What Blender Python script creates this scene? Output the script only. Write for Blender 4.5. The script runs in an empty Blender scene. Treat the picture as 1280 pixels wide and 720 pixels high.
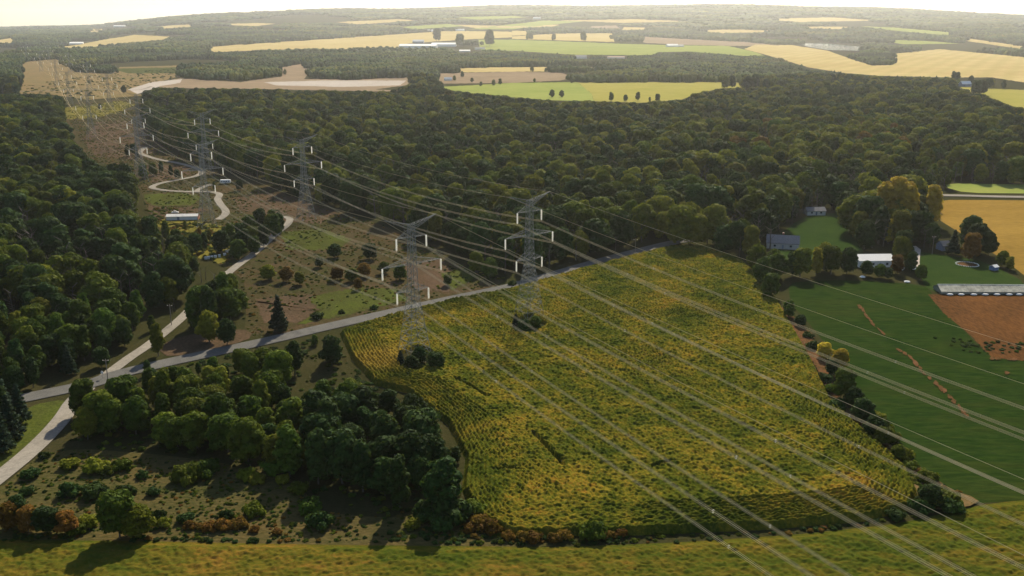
import bpy, bmesh, math, random
import numpy as np
from mathutils import Vector, Matrix, noise as mnoise
rad = math.radians
C = bpy.context.scene.collection
SC = bpy.context.scene
random.seed(7); rng = np.random.default_rng(11)

# ------------------------------------------------------------------ camera, sky, sun, exposure
F = 1200.0; YH = 28.0; CAMH = 120.0
PITCH = math.atan((360 - YH) / F); CP, SP = math.cos(PITCH), math.sin(PITCH)
cam = bpy.data.objects.new('camera', bpy.data.cameras.new('camera')); C.objects.link(cam)
cam.location = (0, 0, CAMH); cam.rotation_euler = (rad(90) - PITCH, 0, 0)
cam.data.sensor_width = 36; cam.data.lens = 36 * F / 1280
cam.data.clip_start = 1; cam.data.clip_end = 60000
SC.camera = cam
SUN_EL, SUN_AZ = 35.0, 10.0           # azimuth clockwise from +Y (the view direction)
w = bpy.data.worlds.new('World'); SC.world = w; w.use_nodes = True
nt = w.node_tree; bg = nt.nodes['Background']
sk = nt.nodes.new('ShaderNodeTexSky'); sk.sky_type = 'NISHITA'; sk.sun_disc = False
sk.sun_elevation = rad(SUN_EL); sk.sun_rotation = rad(SUN_AZ); sk.air_density = 1.0; sk.dust_density = 1.0; sk.ozone_density = 1.0
nt.links.new(sk.outputs[0], bg.inputs[0]); bg.inputs[1].default_value = 0.09
sl = bpy.data.lights.new('sun', 'SUN'); sl.energy = 5.0; sl.angle = rad(0.8); sl.color = (1.0, 0.88, 0.66)
so = bpy.data.objects.new('sun', sl); C.objects.link(so)
d = Vector((math.sin(rad(SUN_AZ)) * math.cos(rad(SUN_EL)), math.cos(rad(SUN_AZ)) * math.cos(rad(SUN_EL)), math.sin(rad(SUN_EL))))
so.rotation_euler = d.to_track_quat('Z', 'Y').to_euler(); so.location = (300, 2500, 1500)
SC.view_settings.view_transform = 'Standard'; SC.view_settings.look = 'None'
SC.view_settings.exposure = 0.70; SC.view_settings.gamma = 1.0
SC.render.engine = 'CYCLES'; cy = SC.cycles
cy.use_denoising = True; cy.denoiser = 'OPENIMAGEDENOISE'; cy.denoising_input_passes = 'RGB_ALBEDO_NORMAL'
cy.max_bounces = 6; cy.diffuse_bounces = 2; cy.glossy_bounces = 1; cy.transmission_bounces = 2; cy.transparent_max_bounces = 4
cy.volume_bounces = 1; cy.caustics_reflective = False; cy.caustics_refractive = False
cy.sample_clamp_indirect = 4.0
HAZE_DENSITY = 3.4e-5

# ------------------------------------------------------------------ geometry of the view
AK_X = np.array([-400, 0, 120, 220, 330, 640, 900, 1080, 1280, 1700]); AK_Z = np.array([10, 30, 66, 160, 235, 292, 300, 262, 175, 110])
def terrain(x, y):
    x = np.asarray(x, float); y = np.asarray(y, float)
    r = np.hypot(x, y); az = np.arctan2(x, np.maximum(y, 1e-3)); px = 640 + F * np.tan(np.clip(az, -1.2, 1.2)) / CP
    A = np.interp(px, AK_X, AK_Z)
    t = np.clip((r - 4300) / 8200, 0, 1); s = t * t * (3 - 2 * t)
    roll = 10 * np.sin(x * .0011 + 1.3) * np.sin(y * .0016 + .4) + 6 * np.sin(x * .0031 + y * .0012)
    return A * s + roll * np.clip((r - 2500) / 3000, 0, 1) * np.where(y > 0, 1, 0)
def G(px, py, z=0.0):
    """point of the terrain seen at pixel px, py of the 1280x720 photograph"""
    dx = (px - 640) / F; u = (360 - py) / F
    D = np.array([dx, CP + u * SP, -SP + u * CP])
    ts = np.concatenate([np.linspace(100, 4000, 200), np.linspace(4050, 22000, 700)])
    P = D[None] * ts[:, None]; h = CAMH + P[:, 2] - terrain(P[:, 0], P[:, 1]) - z
    k = np.argmax(h < 0)
    if h[k] >= 0: k = len(ts) - 1
    if k == 0: t = ts[0]
    else: t = ts[k-1] + (ts[k] - ts[k-1]) * h[k-1] / (h[k-1] - h[k] + 1e-9)
    if (360 - py) / F < SP / CP - .03:
        t2 = (CAMH - z) / (-D[2])
        if np.hypot(D[0], D[1]) * t2 < 2500: t = t2
    p = D * t
    return float(p[0]), float(p[1])
def proj(x, y, z):
    dd = y * CP - (z - CAMH) * SP; uu = y * SP + (z - CAMH) * CP
    dd = np.where(dd < 1, 1, dd)
    return 640 + F * x / dd, 360 - F * uu / dd
def inpoly(px, py, poly):
    px = np.asarray(px); py = np.asarray(py); ins = np.zeros(px.shape, bool)
    n = len(poly)
    for i in range(n):
        x0, y0 = poly[i]; x1, y1 = poly[(i + 1) % n]
        if y0 == y1: continue
        c = ((y0 > py) != (y1 > py)) & (px < (x1 - x0) * (py - y0) / (y1 - y0) + x0)
        ins ^= c
    return ins
def dist_poly(x, y, pts, closed=True):
    best = np.full(x.shape, 1e9)
    n = len(pts)
    for i in range(n if closed else n - 1):
        ax, ay = pts[i]; bx, by = pts[(i + 1) % n]; ex, ey = bx - ax, by - ay
        t = np.clip(((x - ax) * ex + (y - ay) * ey) / (ex * ex + ey * ey + 1e-9), 0, 1)
        best = np.minimum(best, np.hypot(x - ax - ex * t, y - ay - ey * t))
    return best

# ------------------------------------------------------------------ helpers
def link(name, me, mat=None, parent=None):
    o = bpy.data.objects.new(name, me); C.objects.link(o)
    if mat is not None: me.materials.append(mat)
    if parent is not None: o.parent = parent
    return o
def tag(o, label=None, cat=None, group=None, kind=None):
    if label: o['label'] = label
    if cat: o['category'] = cat
    if group: o['group'] = group
    if kind: o['kind'] = kind
    return o
def empty(name, loc, rz=0.0):
    o = bpy.data.objects.new(name, None); C.objects.link(o); o.location = loc; o.rotation_euler = (0, 0, rz); o.empty_display_size = .5
    return o
def mesh_np(name, V, Fq):
    me = bpy.data.meshes.new(name); V = np.asarray(V, np.float32); Fq = np.asarray(Fq, np.int32)
    n, k = Fq.shape
    me.vertices.add(len(V)); me.vertices.foreach_set('co', V.ravel())
    me.loops.add(n * k); me.loops.foreach_set('vertex_index', Fq.ravel())
    me.polygons.add(n); me.polygons.foreach_set('loop_start', np.arange(0, n * k, k, dtype=np.int32))
    me.update(calc_edges=True); me.validate(); return me
class MB:
    """collects boxes, bars, prisms and becomes one mesh"""
    def __init__(s): s.v = []; s.f = []
    def add(s, vs, fs):
        b = len(s.v); s.v += [tuple(p) for p in vs]; s.f += [tuple(b + i for i in f) for f in fs]
    def box(s, x0, x1, y0, y1, z0, z1):
        s.add([(x, y, z) for z in (z0, z1) for x, y in ((x0, y0), (x1, y0), (x1, y1), (x0, y1))],
              [(3, 2, 1, 0), (4, 5, 6, 7), (0, 1, 5, 4), (1, 2, 6, 5), (2, 3, 7, 6), (3, 0, 4, 7)])
    def bar(s, a, b, t, t2=None, n=4):
        a, b = Vector(a), Vector(b); d = (b - a)
        if d.length < 1e-6: return
        q = d.to_track_quat('Z', 'Y'); t2 = t if t2 is None else t2
        vs = []
        for p, r in ((a, t), (b, t2)):
            for k in range(n):
                an = 2 * math.pi * (k + .5) / n; vs.append(p + q @ Vector((math.cos(an) * r, math.sin(an) * r, 0)))
        s.add(vs, [tuple(range(n))[::-1], tuple(range(n, 2 * n))] + [(k, (k + 1) % n, n + (k + 1) % n, n + k) for k in range(n)])
    def lathe(s, prof, n=8, o=(0, 0, 0)):
        vs = [(o[0] + r * math.cos(2 * math.pi * k / n), o[1] + r * math.sin(2 * math.pi * k / n), o[2] + z) for r, z in prof for k in range(n)]
        fs = [(i * n + k, i * n + (k + 1) % n, (i + 1) * n + (k + 1) % n, (i + 1) * n + k) for i in range(len(prof) - 1) for k in range(n)]
        fs += [tuple(range(n))[::-1], tuple(range((len(prof) - 1) * n, len(prof) * n))]
        s.add(vs, fs)
    def gable(s, x0, x1, y0, y1, z0, z1, over=.4, th=.25):
        """gable roof along x with thickness; eaves z0, ridge z1"""
        ym = (y0 + y1) / 2; xa, xb = x0 - over, x1 + over; sl = (z1 - z0) / ((y1 - y0) / 2); ya, yb = y0 - over, y1 + over; ze = z0 - over * sl
        vs = []
        for x in (xa, xb):
            vs += [(x, ya, ze), (x, ym, z1), (x, yb, ze), (x, yb, ze - th), (x, ym, z1 - th), (x, ya, ze - th)]
        s.add(vs, [(0, 1, 7, 6), (1, 2, 8, 7), (2, 3, 9, 8), (3, 4, 10, 9), (4, 5, 11, 10), (5, 0, 6, 11), (0, 5, 4, 1), (1, 4, 3, 2), (6, 7, 10, 11), (7, 8, 9, 10)])
    def build(s, name, mat, parent=None, loc=None):
        me = bpy.data.meshes.new(name); me.from_pydata(s.v, [], s.f); me.update()
        o = link(name, me, mat, parent)
        if loc is not None: o.location = loc
        return o

# ------------------------------------------------------------------ materials
def mat_base(name):
    m = bpy.data.materials.new(name); m.use_nodes = True; n = m.node_tree; b = n.nodes['Principled BSDF']; return m, n, b
def N(n, t, **k):
    o = n.nodes.new(t)
    for a, v in k.items(): setattr(o, a, v)
    return o
def ramp(n, fac, stops, interp='LINEAR'):
    r = N(n, 'ShaderNodeValToRGB'); cr = r.color_ramp; cr.interpolation = interp
    while len(cr.elements) > 1: cr.elements.remove(cr.elements[-1])
    cr.elements[0].position = stops[0][0]; cr.elements[0].color = (*stops[0][1], 1)
    for p, c in stops[1:]: e = cr.elements.new(p); e.color = (*c, 1)
    n.links.new(fac, r.inputs[0]); return r.outputs[0]
def nz(n, vec, scale, detail=4, rough=.55, dist=0.0):
    o = N(n, 'ShaderNodeTexNoise'); o.inputs['Scale'].default_value = scale; o.inputs['Detail'].default_value = detail
    o.inputs['Roughness'].default_value = rough; o.inputs['Distortion'].default_value = dist; n.links.new(vec, o.inputs['Vector']); return o.outputs['Fac']
def mixc(n, fac, a, b, mode='MIX'):
    o = N(n, 'ShaderNodeMix', data_type='RGBA', blend_type=mode)
    for s, v in ((0, fac), (6, a), (7, b)):
        if isinstance(v, (int, float)): o.inputs[s].default_value = v
        elif isinstance(v, tuple): o.inputs[s].default_value = (*v, 1)
        else: n.links.new(v, o.inputs[s])
    return o.outputs[2]
def mth(n, op, a, b=0.0):
    o = N(n, 'ShaderNodeMath', operation=op)
    for i, v in enumerate((a, b)):
        if isinstance(v, (int, float)): o.inputs[i].default_value = v
        else: n.links.new(v, o.inputs[i])
    return o.outputs[0]
def coords(n, scale=(1, 1, 1), rot=0.0):
    t = N(n, 'ShaderNodeTexCoord'); m = N(n, 'ShaderNodeMapping'); m.inputs['Scale'].default_value = scale; m.inputs['Rotation'].default_value = (0, 0, rot)
    n.links.new(t.outputs['Object'], m.inputs[0]); return m.outputs[0]
def ground_mat(name, big, small, big_s=.02, mid_s=.15, small_s=1.2, bump=.6, bump_s=.8, mixsmall=.5, rough=.9, rot=0.0, stretch=(1, 1, 1), stripes=None):
    """big: ramp stops for wide patches, small: ramp stops for the fine mottle"""
    m, n, b = mat_base(name); v = coords(n, stretch, rot)
    c1 = ramp(n, nz(n, v, big_s, 5, .6, .6), big); c2 = ramp(n, nz(n, v, small_s, 6, .7), small)
    c3 = ramp(n, nz(n, v, mid_s, 5, .65, .4), big)
    c = mixc(n, .5, c1, c3); c = mixc(n, mixsmall, c, c2)
    if stripes:
        wv = N(n, 'ShaderNodeTexWave', wave_type='BANDS', bands_direction='X'); wv.inputs['Scale'].default_value = stripes[0]; wv.inputs['Distortion'].default_value = .6
        wv.inputs['Detail'].default_value = 2; n.links.new(coords(n, (1, 1, 1), stripes[1]), wv.inputs[0])
        c = mixc(n, mth(n, 'MULTIPLY', wv.outputs['Fac'], stripes[2]), c, stripes[3])
    n.links.new(c, b.inputs['Base Color']); b.inputs['Roughness'].default_value = 1.0; b.inputs['Specular IOR Level'].default_value = 0.0
    bp = N(n, 'ShaderNodeBump'); bp.inputs['Strength'].default_value = bump; bp.inputs['Distance'].default_value = .5
    n.links.new(nz(n, v, bump_s, 6, .7), bp.inputs['Height']); n.links.new(bp.outputs[0], b.inputs['Normal']); return m
def plain(name, col, rough=.6, metal=0.0, var=.25, scale=1.5, spec=.4):
    m, n, b = mat_base(name); v = coords(n)
    f = ramp(n, nz(n, v, scale, 5, .7), [(.3, tuple(c * (1 - var) for c in col)), (.7, tuple(min(1, c * (1 + var * .5)) for c in col))])
    n.links.new(f, b.inputs['Base Color']); b.inputs['Roughness'].default_value = rough; b.inputs['Metallic'].default_value = metal; b.inputs['Specular IOR Level'].default_value = spec
    return m
def leaf_mat(name, dark, light, transl=.35):
    m, n, b = mat_base(name); out = n.nodes['Material Output']
    oi = N(n, 'ShaderNodeObjectInfo'); v = coords(n)
    f = nz(n, v, .55, 3, .6); f2 = nz(n, v, 2.4, 2, .5)
    ff = mth(n, 'ADD', mth(n, 'MULTIPLY', f, .7), mth(n, 'MULTIPLY', f2, .3))
    c = ramp(n, ff, [(.32, dark), (.68, light)])
    hs = N(n, 'ShaderNodeHueSaturation'); n.links.new(c, hs.inputs['Color'])
    r = oi.outputs['Random']
    n.links.new(mth(n, 'ADD', mth(n, 'MULTIPLY', r, .03), .488), hs.inputs['Hue'])
    r2 = mth(n, 'FRACT', mth(n, 'MULTIPLY', r, 17.31)); n.links.new(mth(n, 'ADD', mth(n, 'MULTIPLY', r2, .75), .62), hs.inputs['Value'])
    n.links.new(hs.outputs[0], b.inputs['Base Color']); b.inputs['Roughness'].default_value = .8; b.inputs['Specular IOR Level'].default_value = .06
    tr = N(n, 'ShaderNodeBsdfTranslucent'); n.links.new(mixc(n, .5, hs.outputs[0], (.10, .13, .01), 'ADD'), tr.inputs['Color'])
    mx = N(n, 'ShaderNodeMixShader'); mx.inputs[0].default_value = transl; n.links.new(b.outputs[0], mx.inputs[1]); n.links.new(tr.outputs[0], mx.inputs[2])
    n.links.new(mx.outputs[0], out.inputs['Surface']); return m
LEAF = {
 'pine':   leaf_mat('needles dark', (.008, .020, .012), (.020, .042, .022), .12),
 'dark':   leaf_mat('leaves dark green', (.008, .025, .006), (.038, .072, .013), .16),
 'green':  leaf_mat('leaves green', (.014, .040, .004), (.080, .118, .011), .22),
 'olive':  leaf_mat('leaves olive', (.026, .050, .004), (.125, .142, .011), .24),
 'yellow': leaf_mat('leaves yellow green', (.065, .080, .007), (.19, .18, .015), .30),
 'gold': leaf_mat('leaves gold', (.26, .20, .016), (.58, .43, .045), .45),
 'orange': leaf_mat('leaves orange', (.090, .050, .010), (.21, .100, .016), .28),
}
BARK = plain('bark', (.10, .085, .07), .9, var=.4)

# ------------------------------------------------------------------ tree meshes (unit trees about 15 m tall)
def leaf_quads(P, Nn, size, r):
    """one bent leaf-clump quad at each P, roughly tangent to Nn"""
    n = len(P); J = Nn + r.normal(0, .38, (n, 3)); J /= np.linalg.norm(J, axis=1)[:, None]
    A = np.cross(J, r.normal(0, 1, (n, 3))); A /= np.linalg.norm(A, axis=1)[:, None] + 1e-9; B = np.cross(J, A)
    s = size * r.uniform(.6, 1.35, n)[:, None]
    V = np.stack([P - A * s - B * s * .6, P + A * s * .7 - B * s, P + A * s + B * s * .7 + J * s * .25, P - A * s * .6 + B * s], 1).reshape(-1, 3)
    Q = np.arange(n * 4).reshape(n, 4); return V, Q
def ico(sub=1):
    bm = bmesh.new(); bmesh.ops.create_icosphere(bm, subdivisions=sub, radius=1); V = np.array([v.co[:] for v in bm.verts]); T = np.array([[v.index for v in f.verts] for f in bm.faces]); bm.free(); return V, T
ICO1, ICO2 = ico(1), ico(2)
def crown_arrays(seed, kind='broad', nl=26, per=120, size=.42):
    r = np.random.default_rng(seed); Vs, Qs, off = [], [], 0; cores = []
    if kind == 'broad':
        H, R, z0 = 15.0, r.uniform(4.5, 5.4), 2.2
        for i in range(nl):
            th = i * 2.4 + r.uniform(-.4, .4); u = (i + .5) / nl
            z = z0 + (H - z0) * (0.10 + .80 * u)
            prof = math.sqrt(max(.05, 1 - ((u - .40) / .64) ** 2)) * R * .68
            rr = prof * (r.uniform(.55, 1.0) if i % 4 else r.uniform(0, .4)); lr = r.uniform(1.5, 2.5) * (1.15 - .25 * abs(u - .4))
            cores.append((rr * math.cos(th), rr * math.sin(th), z + r.uniform(-.6, .6), lr, lr * r.uniform(.75, 1.0)))
        cores.append((0, 0, H * .52, R * .62, H * .34))
    elif kind == 'tall':
        H, R, z0 = 17.0, 3.4, 2.5
        for i in range(nl):
            th = i * 2.4 + r.uniform(-.4, .4); u = (i + .5) / nl; z = z0 + (H - z0) * (.08 + .86 * u)
            prof = math.sqrt(max(.05, 1 - ((u - .38) / .68) ** 2)) * R * .65; lr = r.uniform(1.2, 1.9) * (1.1 - .3 * u)
            rr = prof * r.uniform(.5, 1); cores.append((rr * math.cos(th), rr * math.sin(th), z, lr, lr * 1.1))
        cores.append((0, 0, H * .5, R * .55, H * .36))
    elif kind == 'conifer':
        H, R = 16.0, 3.2
        for i in range(nl + 10):
            u = (i + .5) / (nl + 10); th = i * 2.4; z = 1.2 + (H - 1.6) * u; lr = .45 + 1.0 * (1 - u)
            rr = R * (1 - u) ** .85 * r.uniform(.5, .9); cores.append((rr * math.cos(th), rr * math.sin(th), z, lr * 1.2, lr * .7))
        cores.append((0, 0, H * .32, R * .5, H * .28)); cores.append((0, 0, H * .6, R * .22, H * .36))
    elif kind == 'shrub':
        for i in range(nl):
            th = r.uniform(0, 6.28); u = r.uniform(0, 1); rr = 1.7 * math.sqrt(u); z = 1.9 * (1 - .55 * u) * r.uniform(.45, 1)
            lr = r.uniform(.55, .95); cores.append((rr * math.cos(th), rr * math.sin(th), z, lr, lr * .85))
        cores.append((0, 0, .7, 1.5, 1.1))
    iv, it = ICO1
    for k, (x, y, z, a, b) in enumerate(cores):
        big = (kind != 'shrub' and k >= len(cores) - (2 if kind == 'conifer' else 1)) or (kind == 'shrub' and k == len(cores) - 1)
        n = int(per * (a * b) / 3.2) if not big else int(per * .8)
        Dn = r.normal(0, 1, (n, 3)); Dn /= np.linalg.norm(Dn, axis=1)[:, None]
        Dn[:, 2] = np.abs(Dn[:, 2]) * np.where(r.uniform(0, 1, n) < .78, 1, -1); sc = np.array([a, a, b]); rr = r.uniform(.82, 1.10, n)[:, None]
        P = np.array([x, y, z]) + Dn * sc * rr
        P[:, 2] = np.maximum(P[:, 2], .15)
        V, Q = leaf_quads(P, Dn, size, r); Vs.append(V); Qs.append(Q + off); off += len(V)
        # inner mass of twigs and leaves that stops light
        cv = iv * sc * (.74 if not big else .9) * (1 + r.normal(0, .10, (len(iv), 1))) + np.array([x, y, z]); cv[:, 2] = np.maximum(cv[:, 2], .05)
        cq = np.concatenate([it, it[:, 2:]], 1); cores_q = cq
        Vs.append(cv); T = cores_q + off; Qs.append(T); off += len(cv)
    return np.concatenate(Vs), np.concatenate(Qs)
def mesh_mixed(name, V, Q):
    """quads, where a repeated last index means a triangle"""
    me = bpy.data.meshes.new(name); tri = Q[:, 2] == Q[:, 3]
    sizes = np.where(tri, 3, 4).astype(np.int32); flat = Q.ravel(); keep = np.ones(Q.shape, bool); keep[tri, 3] = False; flat = flat[keep.ravel()]
    me.vertices.add(len(V)); me.vertices.foreach_set('co', np.asarray(V, np.float32).ravel())
    me.loops.add(len(flat)); me.loops.foreach_set('vertex_index', flat.astype(np.int32))
    me.polygons.add(len(Q)); st = np.concatenate([[0], np.cumsum(sizes)[:-1]]).astype(np.int32); me.polygons.foreach_set('loop_start', st)
    me.update(calc_edges=True); return me
def trunk_mesh(seed, h=9.0, r0=.28, conifer=False):
    r = random.Random(seed); m = MB(); p = Vector((0, 0, -.2)); n = 5
    for i in range(n):
        q = Vector((p.x + r.uniform(-.2, .2) * (not conifer), p.y + r.uniform(-.2, .2) * (not conifer), -.2 + (h + .2) * (i + 1) / n))
        m.bar(p, q, r0 * (1 - .8 * i / n), r0 * (1 - .8 * (i + 1) / n), 6)
        if i >= 1 and not conifer:
            for k in range(2):
                a = r.uniform(0, 6.28); m.bar(q, q + Vector((math.cos(a) * 2.4, math.sin(a) * 2.4, 1.8)) * min(1, h / 9), r0 * .35, .05 * min(1, h / 9), 4)
        p = q
    me = bpy.data.meshes.new('trunk'); me.from_pydata(m.v, [], m.f); me.update(); me.materials.append(BARK); return me
SHAPES = []   # (kind, V, Q, trunk mesh)
for s in range(4): SHAPES.append(('broad', *crown_arrays(100 + s, 'broad'), trunk_mesh(s, 10)))
for s in range(2): SHAPES.append(('tall', *crown_arrays(200 + s, 'tall', 26, 120), trunk_mesh(10 + s, 13)))
for s in range(2): SHAPES.append(('conifer', *crown_arrays(300 + s, 'conifer', 30, 130, .34), trunk_mesh(20 + s, 14.5, .24, True)))
for s in range(3): SHAPES.append(('shrub', *crown_arrays(400 + s, 'shrub', 14, 260, .2), trunk_mesh(30 + s, 1.2, .08)))
_cm = {}
def crown_mesh(si, col):
    if (si, col) not in _cm:
        k, V, Q, t = SHAPES[si]; me = mesh_mixed('crown', V, Q); me.materials.append(LEAF[col]); _cm[(si, col)] = me
    return _cm[(si, col)]
def plant(name, x, y, s, si, col, label, cat, group=None, rz=None, sxy=1.0):
    z = float(terrain(x, y)); o = empty(name, (x, y, z), random.uniform(0, 6.28) if rz is None else rz); o.scale = (s * sxy, s * sxy, s)
    tag(o, label, cat, group)
    t = bpy.data.objects.new('trunk', SHAPES[si][3]); C.objects.link(t); t.parent = o
    c = bpy.data.objects.new('crown', crown_mesh(si, col)); C.objects.link(c); c.parent = o
    return o
# instancing of "stuff" with geometry nodes: sources are kept out of the scene's collection
def scatter(name, pts, rots, scales, idx, sources, label, cat, kind='stuff'):
    me = bpy.data.meshes.new(name); me.vertices.add(len(pts)); me.vertices.foreach_set('co', np.asarray(pts, np.float32).ravel())
    for an, tp, dat in (('rz', 'FLOAT', rots), ('idx', 'INT', idx)):
        a = me.attributes.new(an, tp, 'POINT'); a.data.foreach_set('value', np.asarray(dat, np.float32 if tp == 'FLOAT' else np.int32))
    a = me.attributes.new('scl', 'FLOAT_VECTOR', 'POINT'); a.data.foreach_set('vector', np.asarray(scales, np.float32).ravel())
    o = link(name, me); tag(o, label, cat, kind=kind)
    g = bpy.data.node_groups.new(name, 'GeometryNodeTree'); g.interface.new_socket('Geometry', in_out='INPUT', socket_type='NodeSocketGeometry'); g.interface.new_socket('Geometry', in_out='OUTPUT', socket_type='NodeSocketGeometry')
    gi = g.nodes.new('NodeGroupInput'); go = g.nodes.new('NodeGroupOutput'); L = g.links.new
    gti = g.nodes.new('GeometryNodeGeometryToInstance')
    join = g.nodes.new('GeometryNodeJoinGeometry')
    for src in reversed(sources):
        parts = []
        for so_ in src:
            oi = g.nodes.new('GeometryNodeObjectInfo'); oi.transform_space = 'ORIGINAL'; oi.inputs['Object'].default_value = so_; oi.inputs['As Instance'].default_value = False
            parts.append(oi.outputs['Geometry'])
        t = g.nodes.new('GeometryNodeGeometryToInstance')
        for p in parts: L(p, t.inputs[0])
        L(t.outputs[0], join.inputs[0])
    iop = g.nodes.new('GeometryNodeInstanceOnPoints'); L(gi.outputs[0], iop.inputs['Points']); L(join.outputs[0], iop.inputs['Instance']); iop.inputs['Pick Instance'].default_value = True
    def attr(nm, tp):
        a = g.nodes.new('GeometryNodeInputNamedAttribute'); a.data_type = tp; a.inputs['Name'].default_value = nm; return a.outputs['Attribute']
    L(attr('idx', 'INT'), iop.inputs['Instance Index']); L(attr('scl', 'FLOAT_VECTOR'), iop.inputs['Scale'])
    cx = g.nodes.new('ShaderNodeCombineXYZ'); L(attr('rz', 'FLOAT'), cx.inputs[2]); er = g.nodes.new('FunctionNodeEulerToRotation'); L(cx.outputs[0], er.inputs[0]); L(er.outputs[0], iop.inputs['Rotation'])
    L(iop.outputs[0], go.inputs[0]); md = o.modifiers.new('scatter', 'NODES'); md.node_group = g; return o
def src_obj(me):
    return bpy.data.objects.new('source', me)      # never linked

# ------------------------------------------------------------------ ground, terrain
M_ground = ground_mat('scrub ground', [(.35, (.022, .030, .010)), (.5, (.034, .034, .014)), (.65, (.055, .045, .022))], [(.35, (.018, .024, .008)), (.65, (.055, .048, .020))], .012, .08, .9)
radii = np.concatenate([np.linspace(0, 4000, 21)[1:], np.linspace(4150, 14000, 70), np.linspace(14500, 40000, 12)])
angs = np.linspace(-math.pi, math.pi, 361)[:-1]
gv = [(0, 0, 0)]; 
RR, AA = np.meshgrid(radii, angs, indexing='ij'); X = RR * np.sin(AA); Y = RR * np.cos(AA); Z = terrain(X, Y)
Z = np.where(RR > 15000, np.minimum(Z, Z * 1 - (RR - 15000) * .03), Z)
V = np.concatenate([[[0, 0, 0]], np.stack([X, Y, Z], -1).reshape(-1, 3)]); na = len(angs); nr = len(radii)
i = np.arange(nr - 1)[:, None] * na; j = np.arange(na)[None]; jn = (j + 1) % na
Q = np.stack([1 + i + j, 1 + i + jn, 1 + i + na + jn, 1 + i + na + j], -1).reshape(-1, 4)
Tc = np.stack([np.zeros(na, int), 1 + (np.arange(na) + 1) % na, 1 + np.arange(na), 1 + np.arange(na)], -1)
Q = np.concatenate([Q[:, ::-1], Tc])
gm = mesh_mixed('ground', V, Q); ground = link('ground', gm, M_ground); tag(ground, 'olive brown scrub ground reaching to the hills', kind='structure')

LAYER = [0.0]
CLEAR = []        # open ground as seen in the photograph (pixel polygons)
def densify(poly, step=25):
    out = []
    for i in range(len(poly)):
        a = poly[i]; b = poly[(i + 1) % len(poly)]; n = max(1, int(math.hypot(b[0] - a[0], (b[1] - a[1]) * 4) / step))
        for k in range(n): out.append((a[0] + (b[0] - a[0]) * k / n, a[1] + (b[1] - a[1]) * k / n))
    return out
def sheet(name, poly, mat, label, clear=True, lift=None, smooth=True, ragged=0):
    """a field or verge lying on the ground, outlined by pixels of the photograph"""
    if clear: CLEAR.append(poly)
    pp = densify(poly)
    if smooth:
        a = np.array(pp); a = .5 * a + .25 * np.roll(a, 1, 0) + .25 * np.roll(a, -1, 0); pp = [tuple(q) for q in a]
    if ragged:
        pp = densify(poly, 3.0); pp = [(a + random.gauss(0, ragged), b + random.gauss(0, ragged * .55)) for a, b in pp]
    pts = [G(*q) for q in pp]; LAYER[0] += .004
    far = max(p[1] for p in pts); z0 = (.02 + LAYER[0]) if far < 1900 else (.3 + LAYER[0] * 2 if far < 4000 else 2.0 + LAYER[0])
    if lift is not None: z0 = lift
    bm = bmesh.new(); cx = sum(p[0] for p in pts) / len(pts); cyy = sum(p[1] for p in pts) / len(pts)
    f = bm.faces.new([bm.verts.new((p[0], p[1], 0)) for p in pts]); bmesh.ops.triangulate(bm, faces=[f])
    for k in range(3 if far > 2600 else 0):
        long_e = [e for e in bm.edges if e.calc_length() > 150]
        if long_e: bmesh.ops.subdivide_edges(bm, edges=long_e, cuts=1); bmesh.ops.triangulate(bm, faces=bm.faces[:])
    for v in bm.verts: v.co.z = float(terrain(v.co.x, v.co.y)) + z0
    bmesh.ops.recalc_face_normals(bm, faces=bm.faces[:])
    if sum(f.normal.z for f in bm.faces) < 0: bmesh.ops.reverse_faces(bm, faces=bm.faces[:])
    me = bpy.data.meshes.new(name); bm.to_mesh(me); bm.free(); o = link(name, me, mat); tag(o, label, kind='structure'); return o
GM = ground_mat
M_gold = GM('stubble gold', [(.38, (.34, .25, .10)), (.62, (.50, .40, .19))], [(.35, (.26, .19, .07)), (.65, (.44, .34, .15))], .0035, .03, .25, .2, .5, .35, stripes=(.006, .5, .35, (.27, .24, .08)))
M_ygold = GM('ripe field gold', [(.40, (.17, .105, .022)), (.60, (.27, .17, .038))], [(.38, (.14, .09, .02)), (.62, (.28, .18, .045))], .01, .05, .6, .4, .6, .45, stretch=(.3, 1, 1))
M_lime = GM('crop light green', [(.38, (.16, .21, .045)), (.62, (.27, .30, .085))], [(.35, (.12, .17, .03)), (.65, (.24, .27, .07))], .005, .03, .3, .3, .5, .35, stripes=(.008, 1.2, .3, (.24, .22, .06)))
M_ylime = GM('crop yellow green', [(.38, (.20, .21, .04)), (.62, (.32, .28, .075))], [(.35, (.18, .19, .04)), (.65, (.30, .27, .07))], .006, .03, .3, .3, .5, .35, stripes=(.010, 1.4, .3, (.30, .22, .06)))
M_tan = GM('bare tan soil', [(.38, (.17, .125, .08)), (.62, (.27, .20, .135))], [(.35, (.15, .115, .07)), (.65, (.27, .21, .14))], .008, .04, .3, .2, .5, .4)
M_grav = GM('pale gravel', [(.35, (.30, .26, .22)), (.65, (.45, .40, .36))], [(.35, (.22, .19, .16)), (.65, (.5, .46, .42))], .01, .06, .4, .3, .5, .5)
M_dgreen = GM('deep green crop', [(.40, (0.0096, 0.0256, 0.0048)), (.50, (0.0152, 0.0336, 0.0064)), (.60, (0.0320, 0.0384, 0.0088))], [(.40, (.007, .020, .004)), (.60, (.034, .056, .011))], .012, .09, .55, .5, .9, .45, stretch=(.25, 1, 1))
M_brown = GM('ploughed red brown soil', [(.40, (.050, .026, .012)), (.50, (.090, .040, .016)), (.60, (.14, .060, .020))], [(.40, (.038, .024, .010)), (.60, (.14, .066, .024))], .02, .09, .8, .5, .8, .45, stretch=(1, .35, 1), rot=.6)
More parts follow.
